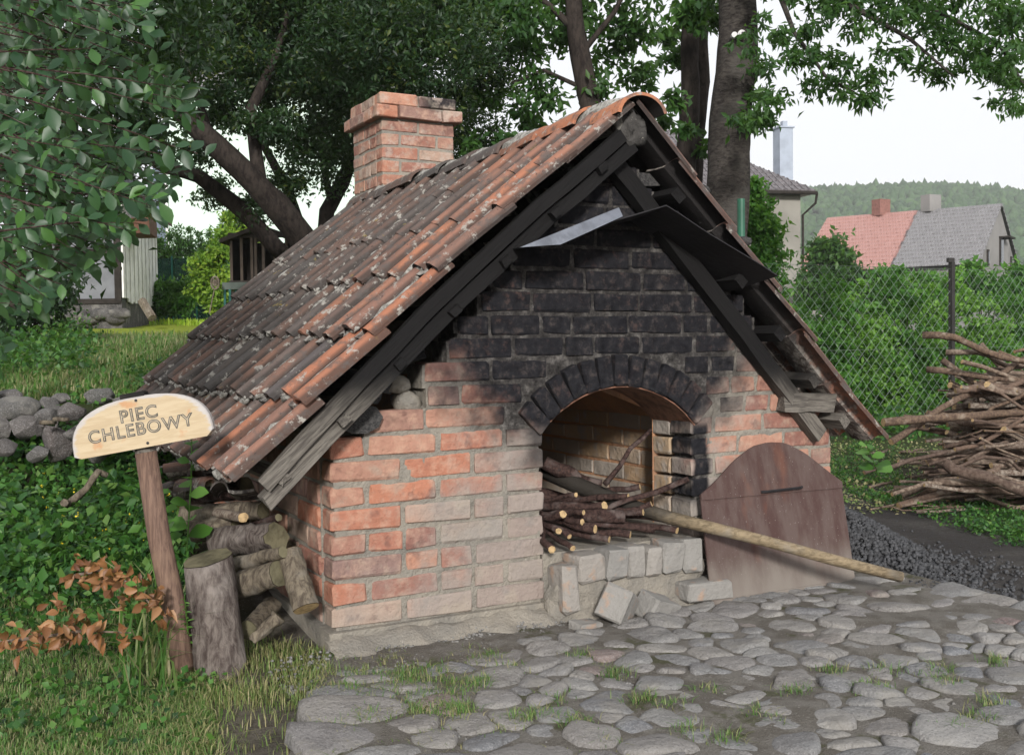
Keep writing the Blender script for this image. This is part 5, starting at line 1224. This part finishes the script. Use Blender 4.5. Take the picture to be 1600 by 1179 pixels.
# hill with forest
hp = []; tops = []
hx = np.linspace(700, 2300, 60); hy = [float(np.interp(x, [700, 1100, 1250, 1330, 1450, 1530, 1600, 1800, 2300], [380, 325, 308, 303, 299, 303, 312, 330, 380])) for x in hx]
V = []; rows = 9
for j in range(rows):
    t = j/(rows-1); d = 240+t*240
    for x, y in zip(hx, hy):
        top = dep(x, y+6, 480); p = dep(x, 531, d); zz = top[2]*(sst(0, 1, t))*1.0; V.append((p[0], p[1], zz))
n_ = len(hx); i_ = (np.arange(rows-1)[:, None]*n_+np.arange(n_-1)[None, :]).ravel()
V2 = V+[(v_[0]+(v_[0]-CAM[0])*.12, v_[1]+(v_[1]-CAM[1])*.12, -5) for v_ in V[-n_:]]; i2 = (np.arange(rows)[:, None]*n_+np.arange(n_-1)[None, :]).ravel()
tag(link('hill', np_mesh('hill', np.array(V2), np.stack([i2, i2+1, i2+n_+1, i2+n_], 1)), m_plain('forest_floor', (.03, .05, .02), .95)), 'wooded hill on the horizon', kind='structure')
VA = np.array(V).reshape(rows, n_, 3); N = 17000; a_ = rng.uniform(0, rows-1.001, N); b_ = rng.uniform(0, n_-1.001, N); ia = a_.astype(int); ib = b_.astype(int); fa = (a_-ia)[:, None]; fb = (b_-ib)[:, None]
Cc = (VA[ia, ib]*(1-fa)*(1-fb)+VA[ia+1, ib]*fa*(1-fb)+VA[ia, ib+1]*(1-fa)*fb+VA[ia+1, ib+1]*fa*fb)
bm = bmesh.new(); bmesh.ops.create_icosphere(bm, subdivisions=1, radius=1); iv = np.array([v_.co[:] for v_ in bm.verts]); jf = np.array([[v_.index for v_ in f.verts] for f in bm.faces]); bm.free()
sz_ = rng.uniform(1.0, 2.3, (N, 1, 1)); con = rng.random(N) < .15
VV = iv[None]*sz_*(1+rng.normal(0, .16, (N, len(iv), 1))); VV[:, :, 2] *= np.where(con, 2.0, 1.15)[:, None]
VV[con, :, 0] *= (1-.42*np.clip(iv[None, :, 2], -1, 1)); VV[con, :, 1] *= (1-.42*np.clip(iv[None, :, 2], -1, 1))
VV = VV+Cc[:, None]+np.array([0, 0, 2.2])
o = link('forest', np_mesh('forest', VV.reshape(-1, 3), (np.arange(N)[:, None, None]*len(iv)+jf[None]).reshape(-1, 3), np.repeat(rng.uniform(0, 1, N), len(iv)), True), M['forest']); tag(o, 'distant mixed forest covering the hill', 'forest', kind='stuff')

# ------------------------------------------------------------------ left background: shed, mint house, thujas, hut
def gp_d(px, py, d):
    q = dep(px, py, d); q[2] = ground_z(q[0], q[1]); return Vector(q)
d = 17.; bq = Vector(dep(190, 500, d)); zb = ground_z(bq.x, bq.y)
sh = empty('white_shed', (bq.x, bq.y, 0), 'old timber-framed white shed on a dark stone footing at the left', 'shed'); H_ = lambda py: float(dep(190, py, d)[2])
axl = (rt*.995+fwd*-.10).normalized(); ayl = (fwd*.98-rt*.19).normalized()
zf, zt_ = H_(470), H_(300); sc_ = d/FPX
quadbox(MB(), O0, -axl*(130*sc_), ayl*4.0, zf, zt_+.5).build('wall', m_plain('old_lime_plaster', (.17, .175, .19), .9, .1, 0, .15, 3), sh)
for (x0, w_, z0_, z1_) in ((0, 8, 470, 290), (-22, 0, 0, 0)):
    if w_: quadbox(MB(), axl*.01-ayl*.04, -axl*w_*sc_*1.3, ayl*.06, zf, zt_).build('timber_post', M['dark'], sh)
quadbox(MB(), -ayl*.035, -axl*80*sc_, ayl*.06, H_(397), H_(388)).build('timber_rail', M['dark'], sh); quadbox(MB(), -ayl*.035, -axl*130*sc_, ayl*.06, H_(474), H_(466)).build('timber_rail', M['dark'], sh)
wpl = m_plain('peeling_white_boards', (.80, .79, .76), .8, .1, 0, .12, 5)
yl = .0; i = 0
while yl < 3.9:
    w_ = .22; quadbox(MB(), axl*(.02+.012*(i % 2))+ayl*yl, axl*.03, ayl*(w_-.018), H_(468)+rnd.uniform(-.04, .04), zt_+.05).build('plank', wpl, sh); yl += w_; i += 1
quadbox(MB(), axl*.01, -axl*130*sc_, ayl*4, zb-.3, zf).build('footing', M['dark_stone'], sh)
for i in range(14):
    x = -rnd.uniform(0, 110)*sc_; link('footing_stone', rock_mesh('footing_stone', (.17, .12, .10), i, 2, .2, .5), M['dark_stone'], sh, axl*x-ayl*.05+Vector((0, 0, rnd.choice((zb+.08, zb+.24, zb+.16)))))
roofp = MB(); e0 = axl*.35-ayl*.25; e1_ = axl*.35+ayl*4.2; 
roofp.add([(*e0.xy, zt_-.05), (*e1_.xy, zt_-.05), (*(e1_-axl*2.2).xy, zt_+1.3), (*(e0-axl*2.2).xy, zt_+1.3), (*e0.xy, zt_-.13), (*e1_.xy, zt_-.13), (*(e1_-axl*2.2).xy, zt_+1.2), (*(e0-axl*2.2).xy, zt_+1.2)], [(0, 1, 2, 3), (4, 7, 6, 5), (0, 3, 7, 4), (1, 5, 6, 2), (0, 4, 5, 1), (3, 2, 6, 7)]).build('roof', m_plain('brown_roof_board', (.10, .05, .035), .8), sh)
quadbox(MB(), axl*.04+ayl*.3, axl*.42, ayl*.9, H_(362), H_(338)).build('eave_box', m_plain('brown_eave', (.12, .06, .04), .8), sh)
o = MB().tube([Vector(dep(222, 470, 16.5)), Vector(dep(238, 497, 16.3))], .07, 8, bump=.2).build('leaning_post', M['bark_log']); tag(o, 'short thick post leaning at the corner of the white shed', 'post')
# mint house
mq = Vector(dep(265, 450, 34)); mh = empty('mint_house', (mq.x, mq.y, 0), 'pale mint rendered house wall glimpsed under the tree crowns', 'house'); m1 = float(dep(300, 200, 34)[2])
mint = m_plain('mint_render', (.56, .68, .60), .85, .1, 0, .03, 1); ax2 = rt; ay2 = fwd
quadbox(MB(), O0, ax2*7., ay2*6, 0, m1+1).build('wall', mint, mh); quadbox(MB(), -ax2*.45-ay2*.0, ax2*.44, ay2*.1, 0, m1).build('window', m_plain('blue_grey_glass', (.10, .13, .18), .3, .5), mh); MB().tube([Vector((*(-ay2*.08).xy, 0)), Vector((*(-ay2*.08).xy, m1))], .05, 6).build('downpipe', M['white'], mh)
quadbox(MB(), -ax2*1.0+ay2*.6, ax2*1.0, ay2*3, 0, float(dep(250, 322, 34)[2])).build('annexe', mint, mh)
MB().add([(*(-ax2*1.2-ay2*.4).xy, m1+1), (*(ax2*7.4-ay2*.4).xy, m1+1), (*(ax2*7.4+ay2*6.4).xy, m1+1), (*(-ax2*1.2+ay2*6.4).xy, m1+1), (*(-ax2*1.2+ay2*3).xy, m1+3.4), (*(ax2*7.4+ay2*3).xy, m1+3.4)], [(0, 1, 5, 4), (3, 4, 5, 2), (0, 4, 3), (1, 2, 5), (0, 3, 2, 1)]).build('roof', M['roof_grey'], mh)
# second mint wall, seen right of the crooked tree
mq = Vector(dep(560, 450, 36)); m2 = empty('mint_house', (mq.x, mq.y, 0), 'pale wall glimpsed through the leaves left of the brick chimney', 'house'); quadbox(MB(), -rt*1.5, rt*2.2, fwd*5, 0, float(dep(560, 240, 36)[2])).build('wall', mint, m2)
for i in range(9):
    px = 236+i*15.5; d = 27+.3*i; q = gp_d(px, 440, d); top = float(dep(px, 362+2*(i % 3), d)[2]); hh = top-q.z
    t = empty('thuja', tuple(q), ['leftmost', 'second', 'third', 'fourth', 'fifth', 'sixth', 'seventh', 'eighth', 'rightmost'][i]+' dark green thuja, counted from the white shed, in the clipped row behind the netting', 'thuja', 'row of thujas behind the green netting')
    r_ = 10.5*d/FPX; bl = [(np.array([0, 0, hh*f_]), (r_*w_, r_*w_, hh*.16)) for f_, w_ in ((.1, 1), (.3, 1), (.5, 1), (.68, .95), (.82, .75), (.93, .4))]; Pn, tn = blob_points(bl, 2600, clump=30, spread=.3)
    o = link('foliage', leaf_mesh('foliage', Pn, .11, tint=tn, up=1.2), M['lf_thuja'], t); o['kind'] = 'stuff'
nf = empty('netting_fence', tuple(gp_d(226, 470, 23)), 'low garden fence with dark green netting before the thujas', 'fence'); o0 = Vector(nf.location); net = NM('green_netting', .8, .1); net.color((.015, .05, .045))
tr = net.n('BsdfTransparent'); mx = net.n('MixShader'); mx.inputs[0].default_value = .45; net.l(net.b.outputs[0], mx.inputs[1]); net.l(tr.outputs[0], mx.inputs[2]); net.l(mx.outputs[0], net.out.inputs[0])
z1_ = float(dep(250, 404, 23)[2])-o0.z; quadbox(MB(), O0, rt*2.4, fwd*.01, 0, z1_).build('netting', net.m, nf)
for i in range(5): MB().tube([rt*.1+rt*.52*i-fwd*.02+Vector((0, 0, -.1)), rt*.1+rt*.52*i-fwd*.02+Vector((0, 0, z1_+.05))], .018, 6).build('post', m_plain('teal_post', (.02, .12, .10), .5), nf)
bush('lime_bush', 'low rounded green bush with red berries in front of the netting', 'bush', 265, 490, 20.5, [(262, 462, 20.5, 26, (1.2, 1, .9)), (290, 458, 20.5, 24, rd), (245, 470, 20.5, 22, rd), (275, 475, 20.3, 26, (1.3, 1, .6))], 5200, .10, 'lf_hedge', clump=25)
bush('lime_bush', 'taller yellow-green sunlit bush beside the dark wooden hutch', 'bush', 332, 495, 19.5, [(330, 440, 19.5, 28, rd), (345, 400, 19.5, 24, rd), (318, 415, 19.5, 24, rd), (335, 470, 19.5, 22, rd), (350, 370, 19.8, 20, rd), (310, 455, 19.5, 18, rd)], 6500, .10, 'lf_bush', clump=25)
bush('lime_bush', 'yellow-green shrub top under the tree crown above the hutch', 'bush', 400, 470, 21, [(380, 355, 21, 22, rd), (400, 372, 21, 20, rd), (360, 340, 21, 16, rd)], 2200, .10, 'lf_bush', clump=22)
# hutch
hq = gp_d(408, 500, 15.5); hu = empty('wooden_hutch', tuple(hq), 'dark open-fronted wooden hutch with a low gable roof under the leaning trunk', 'hutch'); s15 = 15.5/FPX; Z15 = lambda py: float(dep(408, py, 15.5)[2])-hq.z
quadbox(MB(), -rt*46*s15+fwd*.8, rt*100*s15, fwd*.04, 0, Z15(372)).build('back_panel', M['dark'], hu)
quadbox(MB(), -rt*46*s15, rt*.04, fwd*.8, 0, Z15(372)).build('side_panel', M['dark'], hu); quadbox(MB(), rt*52*s15, rt*.04, fwd*.8, 0, Z15(372)).build('side_panel', M['dark'], hu)
for x in (-46, -30, -14, -8, 4, 22, 40, 52): quadbox(MB(), rt*x*s15-fwd*.03, rt*.04, fwd*.04, Z15(445), Z15(366)).build('slat', m_plain('hutch_slat', (.07, .055, .045), .9), hu)
quadbox(MB(), -rt*48*s15-fwd*.04, rt*104*s15, fwd*.05, Z15(372), Z15(364)).build('rail', M['dark'], hu); quadbox(MB(), -rt*48*s15-fwd*.04, rt*104*s15, fwd*.05, Z15(446), Z15(438)).build('rail', M['dark'], hu)
a_, b_ = -rt*58*s15-fwd*.15, rt*62*s15-fwd*.15; mid = rt*4*s15-fwd*.15; zl, zp = Z15(374), Z15(352)
MB().add([(*a_.xy, zl), (*mid.xy, zp), (*b_.xy, zl), (*(a_+fwd*1.1).xy, zl), (*(mid+fwd*1.1).xy, zp), (*(b_+fwd*1.1).xy, zl), (*a_.xy, zl-.06), (*mid.xy, zp-.06), (*b_.xy, zl-.06), (*(a_+fwd*1.1).xy, zl-.06), (*(mid+fwd*1.1).xy, zp-.06), (*(b_+fwd*1.1).xy, zl-.06)], [(0, 1, 4, 3), (1, 2, 5, 4), (6, 9, 10, 7), (7, 10, 11, 8), (0, 6, 7, 1), (1, 7, 8, 2), (3, 4, 10, 9), (4, 5, 11, 10), (0, 3, 9, 6), (2, 8, 11, 5)]).build('roof', M['dark'], hu)
cq = gp_d(372, 490, 14.6); cb = empty('teal_cabinet', tuple(cq), 'old teal painted cabinet on legs below the hutch', 'cabinet'); s14 = 14.6/FPX; teal = m_plain('old_teal_paint', (.03, .13, .12), .7, .2, 0, .3, 6); Z14 = lambda py: float(dep(372, py, 14.6)[2])-cq.z
quadbox(MB(), -rt*24*s14, rt*52*s14, fwd*.5, Z14(452), Z14(441)).build('top', m_plain('cabinet_top', (.10, .12, .11), .8), cb); quadbox(MB(), -rt*6*s14+fwd*.05, rt*34*s14, fwd*.4, Z14(484), Z14(452)).build('box', teal, cb); quadbox(MB(), -rt*4*s14+fwd*.03, rt*16*s14, fwd*.02, Z14(481), Z14(456)).build('door', m_plain('teal_door', (.05, .21, .18), .6), cb)
for x in (-22, -14, 26): quadbox(MB(), rt*x*s14, rt*.03, fwd*.03, -.1, Z14(452)).build('leg', teal, cb)
wq = Vector(dep(336, 442, 14.3)); wh = MB()
for rr_, th in ((.085, .014), (.03, .02)):
    P_ = [wq+Vector(RT)*math.cos(t)*rr_*.62+Vector(UP)*math.sin(t)*rr_ for t in np.linspace(0, 2*math.pi, 17)]; wh.tube(P_, th, 6, cap=False)
for t in np.linspace(0, math.pi*2, 7)[:-1]: wh.tube([wq, wq+Vector(RT)*math.cos(t)*.085*.62+Vector(UP)*math.sin(t)*.085], .006, 4)
wh.tube([wq+Vector(RT)*-.01+Vector(UP)*-.09, Vector(dep(327, 490, 14.2))], .008, 5); o = wh.build('spoked_wheel', M['bark_log']); tag(o, 'small pale spoked wheel on a thin stick left of the teal cabinet', 'wheel')

# ------------------------------------------------------------------ dry-stone bank at the left
def angular(name, r_, seed, n=15):
    rr = random.Random(seed); bm = bmesh.new()
    for _ in range(n):
        v_ = Vector((rr.gauss(0, 1), rr.gauss(0, 1), rr.gauss(0, 1))).normalized(); bm.verts.new((v_.x*r_[0], v_.y*r_[1], v_.z*r_[2]))
    h_ = bmesh.ops.convex_hull(bm, input=bm.verts); bmesh.ops.delete(bm, geom=[g_ for g_ in h_['geom_interior'] if isinstance(g_, bmesh.types.BMVert)], context='VERTS')
    bmesh.ops.bevel(bm, geom=bm.edges[:], offset=min(r_)*.13, segments=2, affect='EDGES', profile=.6); me = bpy.data.meshes.new(name); bm.to_mesh(me); bm.free()
    me.polygons.foreach_set('use_smooth', [True]*len(me.polygons)); me.set_sharp_from_angle(angle=R(38)); return me
sw = empty('stone_bank', tuple(gp_d(80, 700, 5.5)), 'loose dry-stone edging of grey boulders below the lawn behind the sign', 'stone wall'); so = Vector(sw.location)
for (px, py, d, rx, ry) in ((25, 640, 5.7, 42, 26), (-10, 668, 5.6, 40, 26), (42, 668, 5.6, 34, 22), (78, 632, 5.8, 22, 17), (72, 650, 5.6, 20, 16), (112, 642, 5.6, 25, 17), (155, 618, 5.9, 26, 18), (95, 622, 5.9, 16, 10), (20, 618, 6.0, 30, 12), (88, 692, 5.4, 32, 34), (120, 676, 5.4, 24, 20), (60, 710, 5.3, 20, 18), (205, 628, 5.7, 30, 20), (250, 640, 5.6, 30, 22), (180, 650, 5.5, 30, 24), (290, 660, 5.4, 28, 24), (235, 690, 5.3, 34, 28), (150, 700, 5.3, 32, 28), (300, 710, 5.1, 30, 26), (-40, 640, 5.8, 34, 28), (0, 700, 5.4, 30, 18)):
    o = link('stone', angular('stone', (rx*d/FPX*.98, rx*d/FPX*.8, ry*d/FPX*.95), px*7+py), M['stone'], sw, Vector(dep(px, py, d))-so, (0, 0, rnd.uniform(-.2, .2)))
for i, (a_, b_, r_, lab) in enumerate((((62, 660, 5.2), (108, 655, 5.2), .012, 'rusty brown stick across the stones of the bank'), ((100, 785, 4.6), (168, 742, 4.75), .017, 'curved dead branch lying in the weeds left of the sign'), )):
    stick('branch', bent(at_d(*a_), at_d(*b_), 9, .09, i*9), r_, lab, 'branch', None, 'bark_log', 8, False)

# ------------------------------------------------------------------ weeds, grass
def surf(px, py, lo=2.4, hi=30):
    """where the ground is seen at this picture point."""
    r_ = ray(px, py); d = lo
    while d < hi:
        p = CAM+r_*d
        if p[2] <= ground_z(p[0], p[1]): return p, d
        d += .06 if d < 8 else .25
    return None, None
def scatter(n, xr, yr, mask=None):
    out = []
    for _ in range(n):
        px, py = rnd.uniform(*xr), rnd.uniform(*yr)
        if mask and not mask(px, py): continue
        p, d = surf(px, py)
        if p is not None: p[2] = ground_z(p[0], p[1]); out.append(p)
    return np.array(out)
def blades(name, P_, h, w, mat, lab, lean=.5, cat='grass', tint=None, jitter=.03, per=1):
    P_ = np.repeat(P_, per, 0); n = len(P_); P_ = P_+np.concatenate([rng.normal(0, jitter, (n, 2)), np.zeros((n, 1))], 1)
    H_ = h*rng.uniform(.4, 1.25, (n, 1)); a_ = rng.uniform(0, 2*np.pi, n); L_ = np.stack([np.cos(a_), np.sin(a_), np.zeros(n)], 1); S_ = np.stack([-np.sin(a_), np.cos(a_), np.zeros(n)], 1)
    ln = rng.uniform(.1, lean*1.6, (n, 1)); W_ = w*rng.uniform(.6, 1.3, (n, 1)); Z = np.array([[0, 0, 1.]])
    b = P_-Z*.01; m = P_+Z*H_*.6+L_*H_*ln*.35; t = P_+Z*H_*(1-.25*ln)+L_*H_*ln
    V = np.stack([b-S_*W_/2, b+S_*W_/2, m+S_*W_*.4, m-S_*W_*.4, t], 1).reshape(-1, 3); i = np.arange(n)[:, None]*5
    F = np.concatenate([i+np.array([[0, 1, 2]]), i+np.array([[0, 2, 3]]), i+np.array([[3, 2, 4]])]); tt = rng.uniform(0, 1, n) if tint is None else tint
    o = link(name, np_mesh(name, V, F, np.repeat(tt, 5)), M[mat]); return tag(o, lab, cat, kind='stuff')
def offpave(px, py): return not (px > 470+(1179-py)*.35+10)
# grass in front left
gm = lambda px, py: nz(px*.012, py*.02) > -.25 or rnd.random() < .35
blades('grass', scatter(6500, (-60, 330), (900, 1230), gm), .034, .0032, 'lf_grass', 'short green grass around the sign post', .8, per=4)
blades('grass', scatter(3000, (240, 560), (1000, 1200), lambda px, py: py > 1000+max(0, (px-400))*.25 and not (px > 330 and py > 1110 and rnd.random() < .9) and nz(px*.03, py*.05, 4) > -.15), .042, .0028, 'lf_drygrass', 'sparse yellowing grass between the stump and the cobbles', .9, per=4)
blades('tall_grass', scatter(70, (195, 268), (960, 1100)), .26, .008, 'lf_grass', 'tuft of long arching grass blades left of the sign post', .9, per=2, tint=rng.uniform(.1, .6, 10_000)[:len(scatter(0, (0, 1), (0, 1)))*0 or None] if False else None)
# ground ivy / weeds carpet
def carpet(name, P_, size, hgt, per, mat, lab, asp=.7, up=.9, spread=.035, cat='weeds'):
    P_ = np.repeat(P_, per, 0); n = len(P_); h = np.abs(rng.normal(.5, .35, n))*hgt; Q = P_+np.stack([rng.normal(0, spread, n), rng.normal(0, spread, n), h], 1)
    o = link(name, leaf_mesh(name, Q, size, up=up, asp=asp, fold=.08), M[mat]); return tag(o, lab, cat, kind='stuff')
wm = lambda px, py: (py < 930 or rnd.random() < .25*max(0, (1050-py)/120)) and (px < 230+(py-700)*.15 or (px < 300 and rnd.random() < .5))
carpet('weeds', scatter(5200, (-60, 320), (700, 1050), lambda px, py: wm(px, py) and (nz(px*.014, py*.022, 2) > -.28 or rnd.random() < .3)), .034, .10, 4, 'lf_weed', 'carpet of leafy green weeds below the stone bank')
carpet('weeds', scatter(1500, (-60, 330), (700, 1000), lambda px, py: wm(px, py) and nz(px*.02, py*.03, 21) > .0), .058, .16, 3, 'lf_weed', 'bigger leaves standing above the weed carpet', asp=.6, up=.5)
carpet('weeds', scatter(480, (-60, 330), (930, 1179), lambda px, py: nz(px*.02, py*.03, 8) > -.02), .028, .035, 5, 'lf_weed', 'clover patches in the front grass', asp=.85)
# upper lawn
blades('grass', scatter(5200, (-80, 480), (527, 625)), .09, .010, 'lf_grass', 'shaded lawn behind the stone bank', .8, per=5, jitter=.12)
blades('grass', scatter(2200, (90, 420), (484, 509)), .12, .022, 'lf_lime', 'yellow-green strip of lawn before the shed, sunlight painted into its colour', .6, per=5, jitter=.3)
carpet('weeds', scatter(900, (-60, 130), (500, 600)), .05, .22, 6, 'lf_weed', 'tall dark weeds under the left shrub', spread=.12)
carpet('weeds', scatter(420, (-60, 320), (600, 730), lambda px, py: nz(px*.02, py*.03, 31) > .0), .045, .10, 5, 'lf_weed', 'weeds growing between and over the stones of the bank', spread=.06)
carpet('weeds', scatter(260, (215, 345), (585, 625)), .04, .14, 5, 'lf_weed', 'weeds along the top of the bank beside the roof', spread=.08)
# right: greenery under the fence and among the litter
carpet('weeds', scatter(1500, (1285, 1620), (590, 690)), .06, .22, 6, 'lf_weed', 'lush weeds growing under the wire fence', spread=.12)
wr = lambda px, py: (abs(py-(740+(px-1310)*.33)) < 26+18*nz(px*.01, 3) and nz(px*.02, py*.04, 6) > -.25) or (abs(py-(705+.0*(px-1300))) < 22 and px < 1400 and nz(px*.03, py*.03) > -.1)
carpet('weeds', scatter(6000, (1300, 1620), (680, 880), wr), .024, .045, 4, 'lf_weed', 'bright low weeds between the coal and the brushwood', spread=.04)
carpet('leaf_litter', scatter(1400, (1290, 1620), (690, 800)), .03, .015, 3, 'lf_drygrass', 'brown leaf litter round the brushwood pile', spread=.05, cat='leaf litter', up=1.5)
# tufts in the cobble joints
tuf = [(760, 1040), (680, 1060), (640, 1070), (965, 1065), (700, 1105), (730, 1095), (640, 1110), (860, 1110), (690, 1125), (655, 1085), (665, 1100), (700, 1080), (610, 1075), (585, 1110), (560, 1120), (540, 1090), (660, 1130), (720, 1120), (1000, 1110), (820, 1140), (850, 1130), (900, 1150), (570, 1145), (520, 1150), (1040, 1120), (1380, 1060), (1370, 1095), (1210, 1145), (1100, 1095), (1545, 1115), (1525, 1140), (1475, 1080), (1560, 1050), (1300, 1060), (1180, 1125), (1465, 1065), (1355, 1090), (940, 1170), (1070, 1165), (1480, 1150), (1130, 1165), (750, 1080), (800, 1060), (620, 1090), (560, 1070), (900, 1040), (1240, 1090)]
TP = []
for (px, py) in tuf:
    p, d = surf(px, py)
    nn = rnd.randint(30, 85)
    for _ in range(nn): a_ = rnd.gauss(0, .026); b_ = rnd.gauss(0, .022); TP.append((p[0]+a_, p[1]+b_, .006))
blades('grass_tuft', np.array(TP), .040, .0026, 'lf_grass', 'small grass tufts sprouting in the cobble joints', 1.0, per=2, jitter=.008)
ms = scatter(2600, (560, 1050), (1030, 1230), lambda px, py: nz(px*.012, py*.02, 7) > .12 and px < 1100); ms[:, 2] = .004
ms2 = scatter(900, (430, 760), (1010, 1179), lambda px, py: nz(px*.012, py*.02, 17) > -.05 and rnd.random() < (800-px)/350); ms2[:, 2] = .006
blades('grass', ms2, .034, .0028, 'lf_drygrass', 'thin grass creeping over the left edge of the cobbles', 1.0, per=5, jitter=.018)
blades('moss_grass', ms, .022, .0022, 'lf_drygrass', 'fine mossy grass filling the front joints of the cobbles', 1.2, per=4, jitter=.012)
# weed with round leaves behind the sign post
def plant(name, base_, top, nl, ls, lab, pair=False, droop=-.2, mat='lf_weed_obj', asp=1.):
    b0 = Vector(base_); t = empty(name, tuple(b0), lab, 'plant'); tp = Vector(top)-b0
    MB().tube([tp*0, tp*.5+Vector((.006, 0, 0)), tp], [.003, .0025, .0012], 5).build('stem', M[mat], t)
    for i in range(nl):
        f_ = .1+.88*i/nl; a_ = i*2.4; d_ = Vector((math.cos(a_), math.sin(a_), -droop)).normalized(); nn = Vector((-.3, -.5, .8)); nn = (nn-d_*nn.dot(d_)).normalized(); s_ = ls*(1.15-.6*f_)*rnd.uniform(.8, 1.2)
        m = Matrix((d_, nn.cross(d_)*asp, nn)).transposed().to_4x4() @ Matrix.Scale(s_, 4); m.translation = tp*f_
        if mat not in PL: PL[mat] = [me_.copy() for me_ in BL]; [(q_.materials.clear(), q_.materials.append(M[mat])) for q_ in PL[mat]]
        o = bpy.data.objects.new('leaf', rnd.choice(PL[mat])); COL.objects.link(o); o.parent = t; o.matrix_local = m
    return t
PL = {}
plant('weed', surf(293, 1040)[0], dep(288, 930, 3.22), 34, .034, 'bright fine-leaved weed shoot at the foot of the sign post', asp=.45, droop=-.1)
plant('weed', dep(292, 860, 3.75), dep(300, 640, 3.75), 15, .075, 'tall weed with broad leaves between the sign post and the roof corner', asp=1.6)
plant('weed', dep(262, 850, 3.6), dep(250, 760, 3.6), 9, .06, 'short broad-leaved weed just left of the sign post', asp=1.5)
plant('weed', dep(1372, 742, 5.2), dep(1352, 690, 5.1), 10, .09, 'broad-leaved weed below the right eave corner', asp=1.5)
plant('weed', surf(215, 1010)[0], dep(214, 900, 3.1), 10, .05, 'leafy weed among the long grass left of the post', asp=1.2)
for i in range(26):
    px, py = rnd.uniform(10, 230), rnd.uniform(740, 960); p, d = surf(px, py); plant('weed', p, (p[0]+rnd.uniform(-.03, .03), p[1]+rnd.uniform(-.03, .03), p[2]+rnd.uniform(.08, .17)), 9, .045, 'leafy green weed in the carpet left of the sign', asp=1.2)['group'] = 'weeds left of the sign'
# dead leafy branches
for j, (path, n_, lab) in enumerate(([[(0, 1003, 3.05), (60, 995, 3.02), (130, 985, 3.0), (205, 988, 3.0)], 90, 'fallen branch with curled brown leaves nearest the left edge'], [[(110, 900, 3.35), (160, 890, 3.3), (210, 915, 3.25), (250, 960, 3.2)], 110, 'fallen branch with brown leaves just left of the sign post'])):
    b0 = Vector(dep(*path[0])); b0.z = max(b0.z, ground_z(b0.x, b0.y)+.03); t = empty('dead_branch', tuple(b0), lab, 'branch'); pts = [Vector(dep(*p)) for p in path]
    for p in pts: p.z = max(p.z, ground_z(p.x, p.y)+.05)
    MB().tube([p-b0 for p in pts], [.005, .005, .004, .002], 6).build('twig', M['bark_stick'], t)
    for i in range(n_):
        f_ = rnd.random()*(len(pts)-1.001); q = pts[int(f_)].lerp(pts[int(f_)+1], f_ % 1)-b0+Vector((rnd.gauss(0, .028), rnd.gauss(0, .03), rnd.uniform(-.03, .05)))
        if i < 8 and j == 0: q = Vector(dep(rnd.uniform(70, 100), rnd.uniform(925, 975), 3.0))-b0
        d_ = Vector((rnd.uniform(-1, 1), rnd.uniform(-1, 1), rnd.uniform(-1.2, .2))).normalized(); nn = Vector((rnd.uniform(-1, 1), -1, rnd.uniform(0, 1))); nn = (nn-d_*nn.dot(d_)).normalized()
        m = Matrix((d_, nn.cross(d_)*rnd.uniform(.6, 1.3), nn*rnd.uniform(2.5, 5))).transposed().to_4x4() @ Matrix.Scale(rnd.uniform(.028, .050), 4); m.translation = q
        if 'dead' not in PL: PL['dead'] = [me_.copy() for me_ in BL]; [(q_.materials.clear(), q_.materials.append(M['lf_dead'])) for q_ in PL['dead']]
        o = bpy.data.objects.new('leaf', rnd.choice(PL['dead'])); COL.objects.link(o); o.parent = t; o.matrix_local = m
# scattered small fallen things
for (px, py, s_, lab) in ((735, 988, .03, 'thin orange splinter on the cement apron'), ):
    p = Vector(surf(px, py)[0])+Vector((0, 0, .03)); o = MB().box((0, 0, 0), (.055, .012, .006), jit=.002).build('splinter', m_plain('orange_wood', (.5, .13, .04), .7)); o.location = p; o.rotation_euler = (0, .1, -.3); tag(o, lab, 'splinter')
P_ = scatter(60, (60, 300), (760, 900)); P_[:, 2] += .10
o = link('buttercup', leaf_mesh('buttercup', np.repeat(P_, 4, 0)+rng.normal(0, .004, (240, 3)), .010, asp=.8), m_plain('yellow_petal', (.7, .55, .03), .6)) if len(P_) == 60 else None
if o: tag(o, 'tiny yellow flowers dotted over the weeds by the sign', 'flowers', kind='stuff')
print('bricks', fbr[0], 'cobbles', ncob, 'leaves', len(leaves), 'objects', len(bpy.data.objects))

# ------------------------------------------------------------------ air
hz = MB().box((350, 500, 32), (1600, 1300, 96)).build('haze', None)
hm = bpy.data.materials.new('air'); hm.use_nodes = True; ht = hm.node_tree; ht.nodes.clear(); ho = ht.nodes.new('ShaderNodeOutputMaterial'); pv = ht.nodes.new('ShaderNodeVolumePrincipled'); pv.inputs['Color'].default_value = (.97, .985, 1, 1); pv.inputs['Density'].default_value = .00055
ht.links.new(pv.outputs[0], ho.inputs['Volume']); hz.data.materials.append(hm); tag(hz, 'thin summer haze in the air over the valley', 'haze', kind='stuff')
